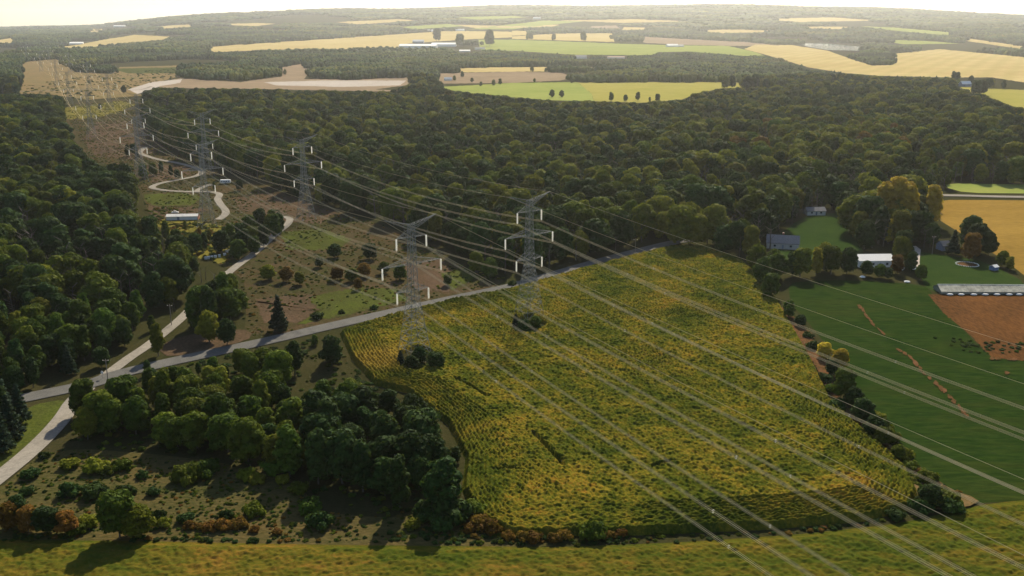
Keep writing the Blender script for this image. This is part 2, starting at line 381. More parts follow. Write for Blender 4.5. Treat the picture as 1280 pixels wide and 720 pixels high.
M_bare = GM('worn orange soil', [(.40, (.060, .036, .016)), (.60, (.140, .066, .034))], [(.40, (.030, .034, .010)), (.60, (.16, .074, .038))], .05, .3, 1.2, .5, 1.2, .5)
M_corr = GM('corridor rough ground', [(.44, (.026, .038, .009)), (.5, (.046, .038, .018)), (.57, (.078, .048, .028))], [(.38, (.022, .028, .010)), (.62, (.10, .072, .038))], .022, .12, .8, .8, .7, .5)
M_corrb = GM('corridor brown earth', [(.40, (.045, .035, .020)), (.60, (.105, .066, .043))], [(.38, (.036, .030, .018)), (.62, (.125, .084, .054))], .03, .12, .9, .6, .7, .5)
M_corrg = GM('corridor grass', [(.44, (.040, .044, .014)), (.58, (.066, .090, .013))], [(.40, (.030, .036, .012)), (.60, (.09, .095, .025))], .03, .12, .9, .6, .9, .5)
M_straw = GM('far straw ground', [(.40, (.13, .10, .045)), (.50, (.21, .145, .065)), (.60, (.10, .10, .035))], [(.35, (.11, .085, .04)), (.65, (.24, .17, .085))], .008, .03, .3, .4, .5, .45)
M_lawn = GM('mown lawn', [(.40, (.016, .036, .009)), (.60, (.032, .054, .012))], [(.38, (.013, .030, .007)), (.62, (.036, .060, .015))], .03, .15, .9, .3, .9, .4)
M_scrub = GM('dry clearing ground', [(.42, (.038, .048, .014)), (.50, (.066, .058, .022)), (.60, (.115, .074, .030))], [(.38, (.028, .036, .011)), (.62, (.115, .088, .036))], .02, .10, 1.1, .8, .9, .5, stretch=(.45, 1, 1))
M_weed = GM('yellow green weeds', [(.38, (.10, .105, .02)), (.62, (.19, .155, .03))], [(.35, (.06, .075, .015)), (.65, (.22, .17, .04))], .05, .2, .9, .8, .9, .5)
M_road = GM('worn asphalt', [(.42, (.085, .084, .080)), (.58, (.14, .136, .128))], [(.40, (.07, .07, .066)), (.60, (.165, .16, .148))], .03, .2, 2.5, .15, 3, .4)
M_track = GM('gravel track surface', [(.40, (.19, .175, .15)), (.60, (.28, .255, .22))], [(.38, (.15, .14, .115)), (.62, (.32, .29, .25))], .05, .3, 1.5, .3, 2, .4)
m_water, n_, b_ = mat_base('water'); b_.inputs['Base Color'].default_value = (.05, .07, .08, 1); b_.inputs['Roughness'].default_value = .08

# clearings and fields, from near to far
sheet('meadow_ground', [(-500, 672), (150, 676), (400, 681), (700, 684), (850, 678), (1000, 668), (1120, 655), (1180, 642), (1230, 630), (1290, 624), (1700, 612), (2300, 1100), (-1100, 1100)],
      GM('meadow soil', [(.38, (.06, .07, .02)), (.62, (.10, .09, .03))], [(.35, (.05, .05, .02)), (.65, (.12, .10, .04))]), 'yellow green meadow along the bottom of the view')
sheet('scrub_clearing', [(-400, 600), (0, 612), (40, 575), (90, 560), (200, 568), (300, 582), (370, 600), (400, 640), (480, 648), (570, 640), (610, 650), (700, 668), (700, 684), (400, 681), (150, 676), (-500, 672)], M_scrub, 'dim brown and green scrub clearing', clear=True)
CORN = [(425, 417), (480, 399), (560, 379), (640, 363), (700, 346), (760, 329), (838, 310), (885, 310), (928, 328), (955, 352), (975, 382), (997, 420), (1020, 462), (1040, 504), (1074, 537), (1108, 565), (1135, 590), (1147, 615), (1138, 638), (1080, 652), (960, 662), (800, 669), (640, 670), (602, 652), (578, 615), (582, 575), (560, 532), (510, 492), (470, 482), (440, 450)]
sheet('corn_field', CORN, GM('corn soil', [(.38, (.05, .045, .02)), (.62, (.09, .07, .03))], [(.35, (.04, .04, .02)), (.65, (.1, .08, .04))]), 'soil of the large corn field under the power line')
sheet('green_field', [(985, 352), (1060, 350), (1160, 356), (1170, 378), (1212, 420), (1240, 449), (1290, 452), (1700, 470), (1800, 612), (1290, 624), (1230, 630), (1190, 628), (1150, 602), (1112, 562), (1088, 520), (1052, 455), (1012, 405), (988, 378)], M_dgreen, 'deep green crop field right of the corn')
sheet('brown_plot', [(1160, 368), (1290, 369), (1600, 372), (1700, 470), (1290, 452), (1240, 447), (1212, 418), (1180, 392)], M_brown, 'ploughed red brown plot in front of the greenhouse', ragged=.5)
sheet('lawn', [(965, 300), (1005, 270), (1050, 264), (1062, 292), (1085, 316), (1040, 335), (985, 330)], M_lawn, 'green lawn behind the grey roofed house')
sheet('lawn', [(1140, 312), (1168, 318), (1230, 325), (1258, 342), (1280, 350), (1283, 369), (1162, 367), (1150, 345)], M_lawn, 'green lawn behind the greenhouse')
sheet('gold_field', [(1160, 250), (1240, 250), (1300, 251), (1700, 252), (1700, 420), (1290, 352), (1262, 330), (1225, 306), (1190, 285), (1163, 268)], M_ygold, 'golden ripe field beyond the farm')
sheet('green_strip', [(1172, 229), (1300, 231), (1700, 232), (1700, 243), (1300, 242), (1198, 241)], M_lime, 'bright green strip beyond the country road')
sheet('corridor_ground', [(76, 130), (172, 122), (178, 150), (200, 180), (236, 202), (268, 215), (330, 226), (352, 243), (420, 262), (485, 284), (560, 312), (600, 337), (640, 352), (560, 372), (470, 392), (400, 408), (340, 422), (305, 418), (308, 390), (305, 350), (292, 338), (255, 322), (225, 290), (188, 276), (180, 250), (172, 230), (160, 208), (116, 204), (96, 180), (80, 150)], M_corr, 'rough open ground along the power line corridor')
for nm, pl, mt, lb in [
 ('brown_earth', [(120, 152), (180, 150), (205, 185), (170, 200), (120, 196), (103, 175)], M_corrb, 'bare brown earth around the far towers'),
 ('brown_earth', [(180, 205), (250, 208), (238, 220), (190, 230), (184, 216)], M_corrb, 'brown earth inside the bend of the track'),
 ('grass_patch', [(78, 134), (150, 126), (172, 130), (150, 140), (100, 150), (80, 148)], M_weed, 'yellow green grass in the far corridor'),
 ('grass_patch', [(180, 243), (230, 241), (255, 245), (240, 256), (200, 258), (180, 252)], M_corrg, 'bright grass beside the gravel track'),
 ('brown_earth', [(185, 258), (235, 259), (262, 262), (240, 270), (190, 272)], M_corrb, 'brown earth behind the long shed'),
 ('weed_patch', [(190, 275), (260, 278), (300, 290), (280, 330), (235, 318), (215, 300)], M_weed, 'golden weeds in front of the long shed'),
 ('grass_patch', [(350, 290), (400, 286), (440, 300), (420, 312), (360, 312)], M_corrg, 'pale grass below the tower'),
 ('brown_earth', [(318, 374), (380, 368), (440, 372), (400, 388), (372, 404), (330, 404)], M_corrb, 'bare pink brown soil left of the road'),
 ('brown_earth', [(500, 330), (545, 322), (580, 345), (560, 366), (520, 362), (505, 345)], M_corrb, 'red brown soil behind the road'),
 ('grass_patch', [(385, 372), (440, 360), (500, 362), (510, 374), (440, 392), (372, 406), (400, 388)], M_corrg, 'fresh green grass beside the road'),
 ('grass_patch', [(550, 342), (585, 335), (600, 346), (565, 362)], M_corrg, 'green grass near the road bend'),
 ('brown_earth', [(350, 240), (420, 266), (400, 280), (350, 276), (300, 262), (290, 245)], M_corrb, 'dim brown slope beside the camper'),
]: sheet(nm, pl, mt, lb, clear=False, ragged=1.5)
sheet('verge', [(195, 438), (215, 422), (262, 415), (312, 410), (318, 424), (250, 440), (205, 449)], M_corrb, 'brown verge between the two roads')
sheet('verge', [(-30, 575), (5, 540), (38, 505), (80, 499), (92, 500), (70, 528), (40, 556), (0, 590)], M_corrg, 'green grass verge at the road fork')
# beyond the forest
for nm, pl, mt, lb in [
 ('straw_field', [(-60, 118), (24, 112), (30, 96), (28, 78), (70, 74), (95, 90), (140, 93), (150, 84), (226, 82), (226, 95), (195, 104), (170, 112), (178, 120), (110, 125), (60, 118)], M_straw, 'straw coloured open land under the far towers'),
 ('green_strip', [(140, 86), (226, 84), (222, 92), (160, 92)], M_corrg, 'pale green strip in the straw land'),
 ('gravel_pit', [(195, 104), (226, 98), (300, 103), (352, 96), (352, 84), (378, 80), (388, 90), (380, 99), (440, 100), (512, 97), (514, 106), (470, 112), (560, 116), (340, 112), (200, 110)], M_tan, 'tan ground of a gravel pit beyond the forest'),
 ('gravel_pit', [(330, 103), (400, 101), (508, 101), (500, 107), (430, 109), (345, 107)], M_grav, 'pale grey floor of the gravel pit'),
 ('gravel_pit', [(160, 112), (190, 103), (228, 99), (225, 104), (200, 108), (172, 118)], M_grav, 'pale gravel beside the far track'),
 ('straw_field', [(262, 62), (320, 55), (457, 46), (560, 39), (640, 40), (640, 47), (580, 50), (510, 55), (500, 60), (445, 62), (320, 63), (270, 66)], M_gold, 'pale gold stubble field left of the white farm'),
 ('green_field', [(598, 50), (640, 50), (700, 52), (770, 55), (840, 57), (910, 58), (945, 66), (955, 70), (935, 71), (860, 65), (822, 66), (815, 70), (715, 69), (640, 64), (600, 63)], M_lime, 'pale green field in front of the white farmhouse'),
 ('tan_field', [(640, 46), (700, 42), (765, 42), (768, 53), (700, 51), (640, 49)], M_gold, 'tan field beyond the pale green field'),
 ('tan_field', [(800, 46), (870, 50), (930, 53), (985, 58), (912, 58), (840, 56), (805, 54)], M_tan, 'pinkish tan field around the white farmhouse'),
 ('gold_field', [(945, 56), (990, 57), (1035, 64), (1062, 74), (1090, 83), (1116, 82), (1117, 68), (1175, 62), (1290, 73), (1700, 90), (1700, 118), (1290, 106), (1240, 98), (1185, 98), (1100, 96), (1052, 92), (1010, 85), (960, 70), (930, 62)], M_gold, 'wide pale gold field at the upper right'),
 ('tan_strip', [(1200, 72), (1225, 74), (1290, 92), (1290, 104), (1255, 92)], M_tan, 'tan strip crossing the wide gold field'),
 ('green_strip', [(1190, 72), (1290, 79), (1290, 82), (1215, 76)], M_lime, 'green strip in the wide gold field'),
 ('yellow_green_field', [(552, 109), (640, 104), (722, 103), (740, 118), (742, 127), (690, 126), (640, 122), (590, 117), (560, 113)], M_lime, 'yellow green field beyond the forest'),
 ('yellow_field', [(722, 103), (800, 103), (930, 103), (975, 108), (900, 111), (872, 117), (852, 125), (800, 129), (742, 127), (740, 118)], M_ylime, 'yellow field beyond the forest'),
 ('tan_field', [(545, 92), (640, 90), (700, 91), (720, 97), (700, 101), (640, 104), (555, 105), (545, 100)], M_tan, 'pinkish bare field with small trees'),
 ('straw_field', [(545, 86), (640, 84), (760, 84), (800, 87), (720, 89), (640, 90), (545, 91)], M_gold, 'thin straw strip behind the bare field'),
 ('green_field', [(1200, 109), (1290, 113), (1700, 125), (1700, 160), (1290, 141), (1255, 129), (1230, 119), (1208, 114)], M_ylime, 'bright yellow green field at the right edge'),
 ('straw_field', [(68, 60), (100, 56), (130, 50), (168, 44), (212, 46), (205, 50), (150, 55), (100, 61)], M_gold, 'small straw field at the upper left'),
 ('straw_field', [(-20, 53), (0, 50), (20, 47), (19, 53), (0, 56)], M_gold, 'straw field at the left edge'),
 ('straw_field', [(112, 37), (127, 35), (128, 40), (115, 42)], M_gold, 'small straw clearing high on the left'),
 ('straw_field', [(257, 60), (300, 56), (318, 57), (318, 64), (262, 66)], M_gold, 'straw field left of the long stubble field'),
 ('straw_field', [(288, 30), (320, 29), (345, 30), (320, 33), (290, 32)], M_gold, 'thin straw strip in the hazy woods'),
 ('green_field', [(1075, 33), (1120, 35), (1190, 41), (1188, 45), (1110, 38)], M_lime, 'thin hazy green field on the right hills'),
 ('straw_field', [(640, 39), (662, 39), (662, 44), (640, 45)], M_gold, 'small straw field near the far village'),
 ('straw_field', [(560, 31), (640, 33), (700, 31), (690, 34), (600, 36)], M_gold, 'hazy straw strip in the middle distance'),
 ('green_field', [(585, 37), (680, 26), (730, 27), (700, 30), (640, 37)], M_lime, 'hazy pale field before the hills'),
 ('straw_field', [(940, 24), (1040, 22), (1100, 26), (1000, 28)], M_gold, 'hazy straw field on the far hills'),
 ('straw_field', [(780, 34), (806, 35), (805, 38), (778, 38)], M_gold, 'small straw field in the hazy woods'),
 ('straw_field', [(700, 26), (790, 24), (860, 27), (780, 29)], M_gold, 'thin straw strip on the hazy middle hills'),
 ('green_field', [(560, 22), (640, 20), (660, 22), (600, 25)], M_lime, 'thin green strip on the hazy middle hills'),
 ('straw_field', [(420, 28), (500, 24), (520, 26), (450, 31)], M_gold, 'thin straw strip on the left hills'),
 ('straw_field', [(1010, 33), (1060, 34), (1050, 37), (1000, 36)], M_gold, 'small straw strip on the right hills'),
 ('green_field', [(1090, 50), (1150, 51), (1200, 55), (1130, 56)], M_lime, 'thin pale strip beyond the wide gold field'),
 ('straw_field', [(860, 38), (930, 37), (990, 40), (900, 42)], M_gold, 'straw strip behind the white farmhouse'),
 ('straw_field', [(200, 33), (236, 31), (240, 34), (205, 36)], M_gold, 'small straw strip below the left skyline'),
 ('straw_field', [(740, 33), (770, 32), (775, 36), (735, 36)], M_tan, 'tan strip below the middle hills'),
 ('straw_field', [(500, 34), (560, 30), (580, 33), (520, 37)], M_lime, 'pale strip left of the far village'),
 ('green_field', [(1200, 47), (1290, 60), (1290, 64), (1210, 52)], M_gold, 'hazy straw field at the right edge'),
]: sheet(nm, pl, mt, lb, ragged=.22)
pond = sheet('pond', [(998, 55), (1040, 56), (1080, 60), (1074, 65), (1035, 64), (1010, 60)], m_water, 'pale pond behind the wide gold field', lift=5, smooth=False)
# worn streaks in the green field
rs_ = random.Random(5)
for line, w0, w1 in (([(1072, 381), (1084, 396), (1092, 406)], 1.2, 2.2), ([(1096, 411), (1108, 421)], 1, 1.6), ([(1121, 437), (1134, 444), (1146, 456), (1152, 464)], 1.3, 2.8), ([(1154, 466), (1166, 478), (1178, 487), (1190, 499), (1202, 512), (1212, 524)], 1.6, 3.2), ([(1238, 449), (1262, 450), (1290, 450)], 1.2, 2.2), ([(1257, 467), (1264, 468)], 1.2, 2), ([(1274, 484), (1288, 486)], 1.5, 2.4), ([(990, 398), (1004, 408), (1017, 422)], 1.2, 2.0)):
    for a, b in zip(line[:-1], line[1:]):
        nseg = max(1, int(math.hypot(b[0] - a[0], b[1] - a[1]) / 6))
        for q in range(nseg):
            if rs_.random() < .12: continue
            t = (q + rs_.uniform(.2, .8)) / nseg; cx, cy_ = a[0] + (b[0] - a[0]) * t + rs_.uniform(-1, 1), a[1] + (b[1] - a[1]) * t; ww = rs_.uniform(w0, w1); ang = math.atan2(b[1] - a[1], b[0] - a[0]); L_ = rs_.uniform(3.0, 5.5)
            pl = []
            for k in range(12):
                an = k * math.pi / 6; rr = rs_.uniform(.55, 1.25); u_, v_ = math.cos(an) * L_ * rr, math.sin(an) * ww * rr; pl.append((cx + u_ * math.cos(ang) - v_ * math.sin(ang), cy_ + u_ * math.sin(ang) + v_ * math.cos(ang)))
            sheet('bare_soil', pl, M_bare, 'small worn patch of bare reddish soil in the green field', clear=False, smooth=False)
sheet('bare_soil', [(972, 382), (986, 390), (1009, 416), (1028, 444), (1040, 476), (1050, 500), (1040, 498), (1026, 470), (1006, 438), (986, 410)], M_bare, 'orange dirt path along the corn edge', ragged=.9)
sheet('bare_soil', [(1040, 500), (1052, 505), (1090, 540), (1150, 585), (1190, 615), (1235, 628), (1190, 640), (1150, 640), (1145, 612), (1110, 566)], ground_mat('edge weeds', [(.38, (.09, .075, .03)), (.62, (.17, .10, .05))], [(.35, (.06, .06, .02)), (.65, (.2, .13, .06))], .1, .3), 'weedy strip between corn and green field')
sheet('yard', [(1128, 308), (1150, 306), (1152, 320), (1145, 330), (1155, 340), (1150, 346), (1138, 334), (1130, 322)], M_grav, 'pale gravel yard beside the white roofed house')
CLEAR.append([(1066, 311), (1116, 311), (1122, 345), (1066, 345)])
CLEAR.append([(950, 292), (1002, 296), (1002, 312), (955, 306)])
CLEAR.append([(1162, 296), (1200, 296), (1195, 312), (1162, 312)])
PATCHES = [[(498, 446), (520, 436), (536, 440), (558, 455), (520, 468), (500, 464)], [(640, 404), (662, 396), (684, 408), (668, 421), (642, 418)]]
for k, pl in enumerate(PATCHES): sheet('bush_patch', pl, M_ground, 'dark weedy patch around the foot of a tower in the corn', clear=False, ragged=.6)
# roads: a ribbon along a centre line given in pixels
ROADS = []
def spline(P, n=6):
    out = []; P = [P[0]] + P + [P[-1]]
    for i in range(1, len(P) - 2):
        p0, p1, p2, p3 = map(np.array, P[i-1:i+3])
        for k in range(n):
            t = k / n; out.append(tuple(.5 * ((2 * p1) + (-p0 + p2) * t + (2 * p0 - 5 * p1 + 4 * p2 - p3) * t * t + (-p0 + 3 * p1 - 3 * p2 + p3) * t ** 3)))
    out.append(tuple(P[-2])); return out
def road(name, px, width, mat, label, lift=.3, verge=None):
    P = spline([G(*p) for p in px]); ROADS.append((P, width)); n = len(P); v = []; f = []
    for i, p in enumerate(P):
        a = np.array(P[max(0, i - 1)]); b = np.array(P[min(n - 1, i + 1)]); t = (b - a) / np.linalg.norm(b - a); nn = np.array([-t[1], t[0]]) * width / 2
        for s, dz in ((1.0, -.0), (.94, .0), (-.94, .0), (-1.0, -.0)):
            q = np.array(p) + nn * s; v.append((q[0], q[1], float(terrain(*q)) + lift + (dz if abs(s) < .99 else -.12)))
    for i in range(n - 1):
        for k in range(3): f.append((4 * i + k, 4 * i + k + 1, 4 * i + k + 5, 4 * i + k + 4))
    me = bpy.data.meshes.new(name); me.from_pydata(v, [], f); me.update()
    if me.polygons[0].normal.z < 0: me.flip_normals()
    o = link(name, me, mat); tag(o, label, kind='structure'); return P
MAIN = [(-60, 516), (35, 497), (110, 481), (142, 470), (190, 458), (240, 447), (300, 434), (345, 424), (400, 411), (470, 395), (560, 375), (640, 358), (700, 341), (760, 324), (835, 305), (880, 296), (960, 280)]
P_main = road('road', MAIN, 8.5, M_road, 'grey asphalt road between forest and corn field', .34)
P_cor = road('road', [(-70, 650), (-20, 612), (30, 572), (60, 544), (80, 521), (92, 503), (108, 486)], 6.0, M_track, 'pale gravel road running to the lower left corner', .37)
P_tr = road('track', [(132, 470), (160, 449), (185, 432), (213, 410), (232, 393), (262, 362), (292, 336), (320, 315), (343, 294), (358, 282), (362, 274), (352, 271), (340, 272)], 4.6, M_track, 'pale gravel track climbing beside the forest', .31)
road('track', [(272, 275), (280, 270), (282, 264), (276, 256), (272, 249), (274, 243), (262, 240), (240, 240), (215, 239), (198, 237), (190, 234), (202, 229), (228, 224), (246, 220), (252, 215), (244, 210), (222, 204), (200, 200), (186, 196), (175, 191), (182, 184)], 5.0, M_track, 'winding pale track below the far towers', .33)
road('track', [(244, 240), (252, 235), (262, 231)], 4.0, M_track, 'short spur of the winding track', .30)
road('track', [(-60, 116), (0, 115), (60, 114), (110, 112), (170, 113), (190, 108)], 6, M_track, 'far pale track crossing the straw land', .9)
road('road', [(1130, 244), (1200, 245), (1300, 247), (1700, 250)], 8, M_track, 'straight country road beyond the gold field', .5)
VIS_ROAD = [[(30, 490), (110, 472), (135, 462), (128, 482), (60, 500)], [(195, 448), (300, 426), (300, 437), (240, 448), (195, 462)], [(330, 418), (400, 402), (560, 366), (700, 334), (700, 344), (560, 380), (400, 416), (330, 430)],
            [(0, 590), (80, 512), (84, 522), (0, 610)], [(140, 462), (172, 438), (192, 425), (192, 434), (160, 456)], [(205, 408), (228, 390), (232, 395), (210, 414)], [(286, 336), (345, 290), (360, 270), (368, 276), (350, 300), (290, 344)], [(700, 332), (838, 302), (842, 308), (700, 344)]]
CLEAR += VIS_ROAD
CLEAR.append([(1000, 52), (1080, 55), (1078, 66), (1036, 67), (1005, 64)])
CLEAR.append([(1170, 238), (1700, 240), (1700, 258), (1160, 254)])

# ------------------------------------------------------------------ corn and meadow as real relief
def relief(name, poly_px, step, hfun, mat, label, cat, clip=None):
    poly = [G(*q) for q in (densify(poly_px, 30))]
    xs = [p[0] for p in poly]; ys = [p[1] for p in poly]
    if clip: xs = [max(clip[0], min(clip[1], x)) for x in xs]; ys = [max(clip[2], min(clip[3], y)) for y in ys]
    gx = np.arange(min(xs) - 1, max(xs) + 1, step); gy = np.arange(min(ys) - 1, max(ys) + 1, step)
    Xg, Yg = np.meshgrid(gx, gy, indexing='ij'); Xj = Xg + rng.uniform(-.3, .3, Xg.shape) * step; Yj = Yg + rng.uniform(-.3, .3, Xg.shape) * step
    ins = inpoly(Xj, Yj, poly); dist = dist_poly(Xj, Yj, poly); Zg = np.where(ins, hfun(Xj, Yj, dist), -.05)
    vis = ins.copy(); nx, ny = ins.shape; idx = np.arange(nx * ny).reshape(nx, ny)
    q = ins[:-1, :-1] | ins[1:, :-1] | ins[:-1, 1:] | ins[1:, 1:]
    if clip is None or True:
        px, py = proj(Xj, Yj, 0.0); inv = (px > -260) & (px < 1640) & (py < 1050); q &= inv[:-1, :-1]
    Qd = np.stack([idx[:-1, :-1], idx[1:, :-1], idx[1:, 1:], idx[:-1, 1:]], -1)[q]
    used = np.unique(Qd); mp = -np.ones(nx * ny, int); mp[used] = np.arange(len(used))
    V = np.stack([Xj.ravel(), Yj.ravel(), Zg.ravel()], -1)[used]; me = mesh_np(name, V, mp[Qd]); me.polygons.foreach_set('use_smooth', np.ones(len(me.polygons), bool))
    o = link(name, me, mat); tag(o, label, cat, kind='stuff')
    if name == 'meadow_grass': bpy.data.objects['meadow_ground'].data.materials[0] = mat
    return o, poly
def vnoise(x, y, s, seed=0):
    """value noise, vectorised"""
    x = x / s; y = y / s; xi = np.floor(x).astype(int); yi = np.floor(y).astype(int); fx = x - xi; fy = y - yi
    fx = fx * fx * (3 - 2 * fx); fy = fy * fy * (3 - 2 * fy)
    def h(a, b):
        n = (a * 374761393 + b * 668265263 + seed * 1442695) & 0x7fffffff; n = ((n ^ (n >> 13)) * 1274126177) & 0x7fffffff; return ((n ^ (n >> 16)) & 0xffff) / 65535.0
    return (h(xi, yi) * (1 - fx) + h(xi + 1, yi) * fx) * (1 - fy) + (h(xi, yi + 1) * (1 - fx) + h(xi + 1, yi + 1) * fx) * fy
TOWA_DIR = Vector((-.559, .829)); ROWDIR = (math.cos(2.03), math.sin(2.03))
TB = {}
def corn_h(x, y, d):
    nrm = x * (-ROWDIR[1]) + y * ROWDIR[0]
    head = np.clip((d - 14) / 2, 0, 1)
    row_in = np.cos(nrm * 2 * math.pi / 1.15); row_ed = np.cos(d * 2 * math.pi / 1.25)
    rows = np.where(d < 14, row_ed, row_in)
    vis = .22 + .78 * vnoise(x, y, 26, 5) ** 2.5
    side = np.clip((x - 25) / 30, 0, 1) * np.clip((340 - y) / 60, 0, 1) + np.clip((-x + 5) / 20, 0, 1)
    z = 1.75 + .42 * rows * np.where(d < 14, .25 + .75 * np.clip(side, 0, 1), vis * .8) + .85 * (vnoise(x, y, .72, 1) - .5) + .40 * (vnoise(x, y, 1.9, 2) - .5) + .4 * (vnoise(x, y, 8, 3) - .5)
    z *= np.clip(d / .8, .0, 1)
    for pl in PATCHES: z = np.where(inpoly(x, y, [G(*p) for p in pl]), .02, z)
    for (tx, ty, rr) in (): z = np.where(np.hypot((x - tx), (y - ty)) < rr + 2 * vnoise(x, y, 3, 9), .05, z)
    for (a, b) in GAPS:
        z = np.where(dist_poly(x, y, [a, b], False) < .7, .1, z)
    return z
BASES = [(7.2, 388.0, 7.0), (-36.4, 339.5, 8.5)]
GAPS = [(G(570, 478), G(610, 500)), (G(666, 545), G(704, 586)), (G(618, 592), G(650, 592)), (G(815, 588), G(836, 583)), (G(1080, 622), G(1100, 621))]
m_corn, n_, b_ = mat_base('corn canopy'); v_ = coords(n_)
big = nz(n_, v_, .035, 4, .6, .5); mid = nz(n_, v_, .16, 5, .6, .5); fin = nz(n_, v_, .95, 4, .75)
t1 = mth(n_, 'ADD', mth(n_, 'MULTIPLY', big, .32), mth(n_, 'ADD', mth(n_, 'MULTIPLY', mid, .28), mth(n_, 'MULTIPLY', fin, .40)))
cc = ramp(n_, t1, [(.38, (.026, .042, .006)), (.45, (.052, .066, .008)), (.51, (.098, .094, .011)), (.57, (.180, .132, .016)), (.64, (.20, .090, .016))])
# golden, earlier ripened corner near the second tower's left side
gx_, gy_ = G(482, 452)
vm = N(n_, 'ShaderNodeVectorMath', operation='DISTANCE'); n_.links.new(N(n_, 'ShaderNodeTexCoord').outputs['Object'], vm.inputs[0]); vm.inputs[1].default_value = (gx_, gy_, 1.5)
cr = ramp(n_, mth(n_, 'ADD', mth(n_, 'MULTIPLY', vm.outputs['Value'], 1 / 22.), mth(n_, 'MULTIPLY', mid, .5)), [(.55, (1, 1, 1)), (1.0, (0, 0, 0))])
cc = mixc(n_, mth(n_, 'MULTIPLY', cr, .75), cc, (.26, .17, .03))
n_.links.new(cc, b_.inputs['Base Color']); b_.inputs['Roughness'].default_value = 1.0; b_.inputs['Specular IOR Level'].default_value = .0
bp = N(n_, 'ShaderNodeBump'); bp.inputs['Strength'].default_value = .8; bp.inputs['Distance'].default_value = .4; n_.links.new(nz(n_, v_, 2.5, 5, .7), bp.inputs['Height']); n_.links.new(bp.outputs[0], b_.inputs['Normal'])
corn, corn_poly = relief('corn_plants', CORN, .30, corn_h, m_corn, 'ripening yellow green corn covering the field', 'corn')
def mead_h(x, y, d):
    return (.45 + .62 * (vnoise(x, y, .8, 21) - .5) + .35 * (vnoise(x, y, 2.6, 22) - .5)) * np.clip(d / 2, .2, 1)
m_mead, n_, b_ = mat_base('meadow grass'); v_ = coords(n_, (.45, 1, 1))
big = nz(n_, v_, .05, 4, .6, .5); mid = nz(n_, v_, .28, 5, .6, .5); fin = nz(n_, v_, 1.6, 4, .7)
t1 = mth(n_, 'ADD', mth(n_, 'MULTIPLY', big, .42), mth(n_, 'ADD', mth(n_, 'MULTIPLY', mid, .32), mth(n_, 'MULTIPLY', fin, .26)))
cc = ramp(n_, t1, [(.37, (.028, .048, .007)), (.46, (.056, .068, .009)), (.54, (.100, .082, .012)), (.62, (.17, .095, .018))])
n_.links.new(cc, b_.inputs['Base Color']); b_.inputs['Roughness'].default_value = 1.0; b_.inputs['Specular IOR Level'].default_value = .0
bp = N(n_, 'ShaderNodeBump'); bp.inputs['Strength'].default_value = .7; bp.inputs['Distance'].default_value = .3; n_.links.new(nz(n_, v_, 3.5, 5, .7), bp.inputs['Height']); n_.links.new(bp.outputs[0], b_.inputs['Normal'])
relief('meadow_grass', [(-200, 674), (150, 678), (400, 683), (700, 686), (850, 680), (1000, 670), (1120, 657), (1180, 644), (1230, 632), (1290, 626), (1420, 622), (1620, 616), (1900, 1060), (-600, 1060), (-250, 672)], .33, mead_h, m_mead, 'uneven yellow green meadow grass', 'grass')
# ------------------------------------------------------------------ transmission towers
M_steel = plain('galvanised steel', (.21, .22, .21), .8, .0, .2)
M_ins, n_, b_ = mat_base('white glass insulator'); b_.inputs['Base Color'].default_value = (.9, .9, .86, 1); b_.inputs['Roughness'].default_value = .25
tr_ = N(n_, 'ShaderNodeBsdfTranslucent'); tr_.inputs['Color'].default_value = (1, .98, .92, 1); mx_ = N(n_, 'ShaderNodeMixShader'); mx_.inputs[0].default_value = .6
n_.links.new(b_.outputs[0], mx_.inputs[1]); n_.links.new(tr_.outputs[0], mx_.inputs[2]); n_.links.new(mx_.outputs[0], n_.nodes['Material Output'].inputs['Surface'])
M_wire = plain('aluminium conductor', (.80, .64, .38), 1, .0, .1, spec=0)
AZT = .6615; ZT, ZM, ZL, ZB = 45.3, 35.3, 25.25, 49.9; A1, A2, A3, AH = 6.35, 12.55, 6.8, 11.0; INS = 4.6
def body_w(z):
    return np.interp(z, [0, 22, 30, 50], [9.2, 3.4, 2.7, 1.9]) / 2
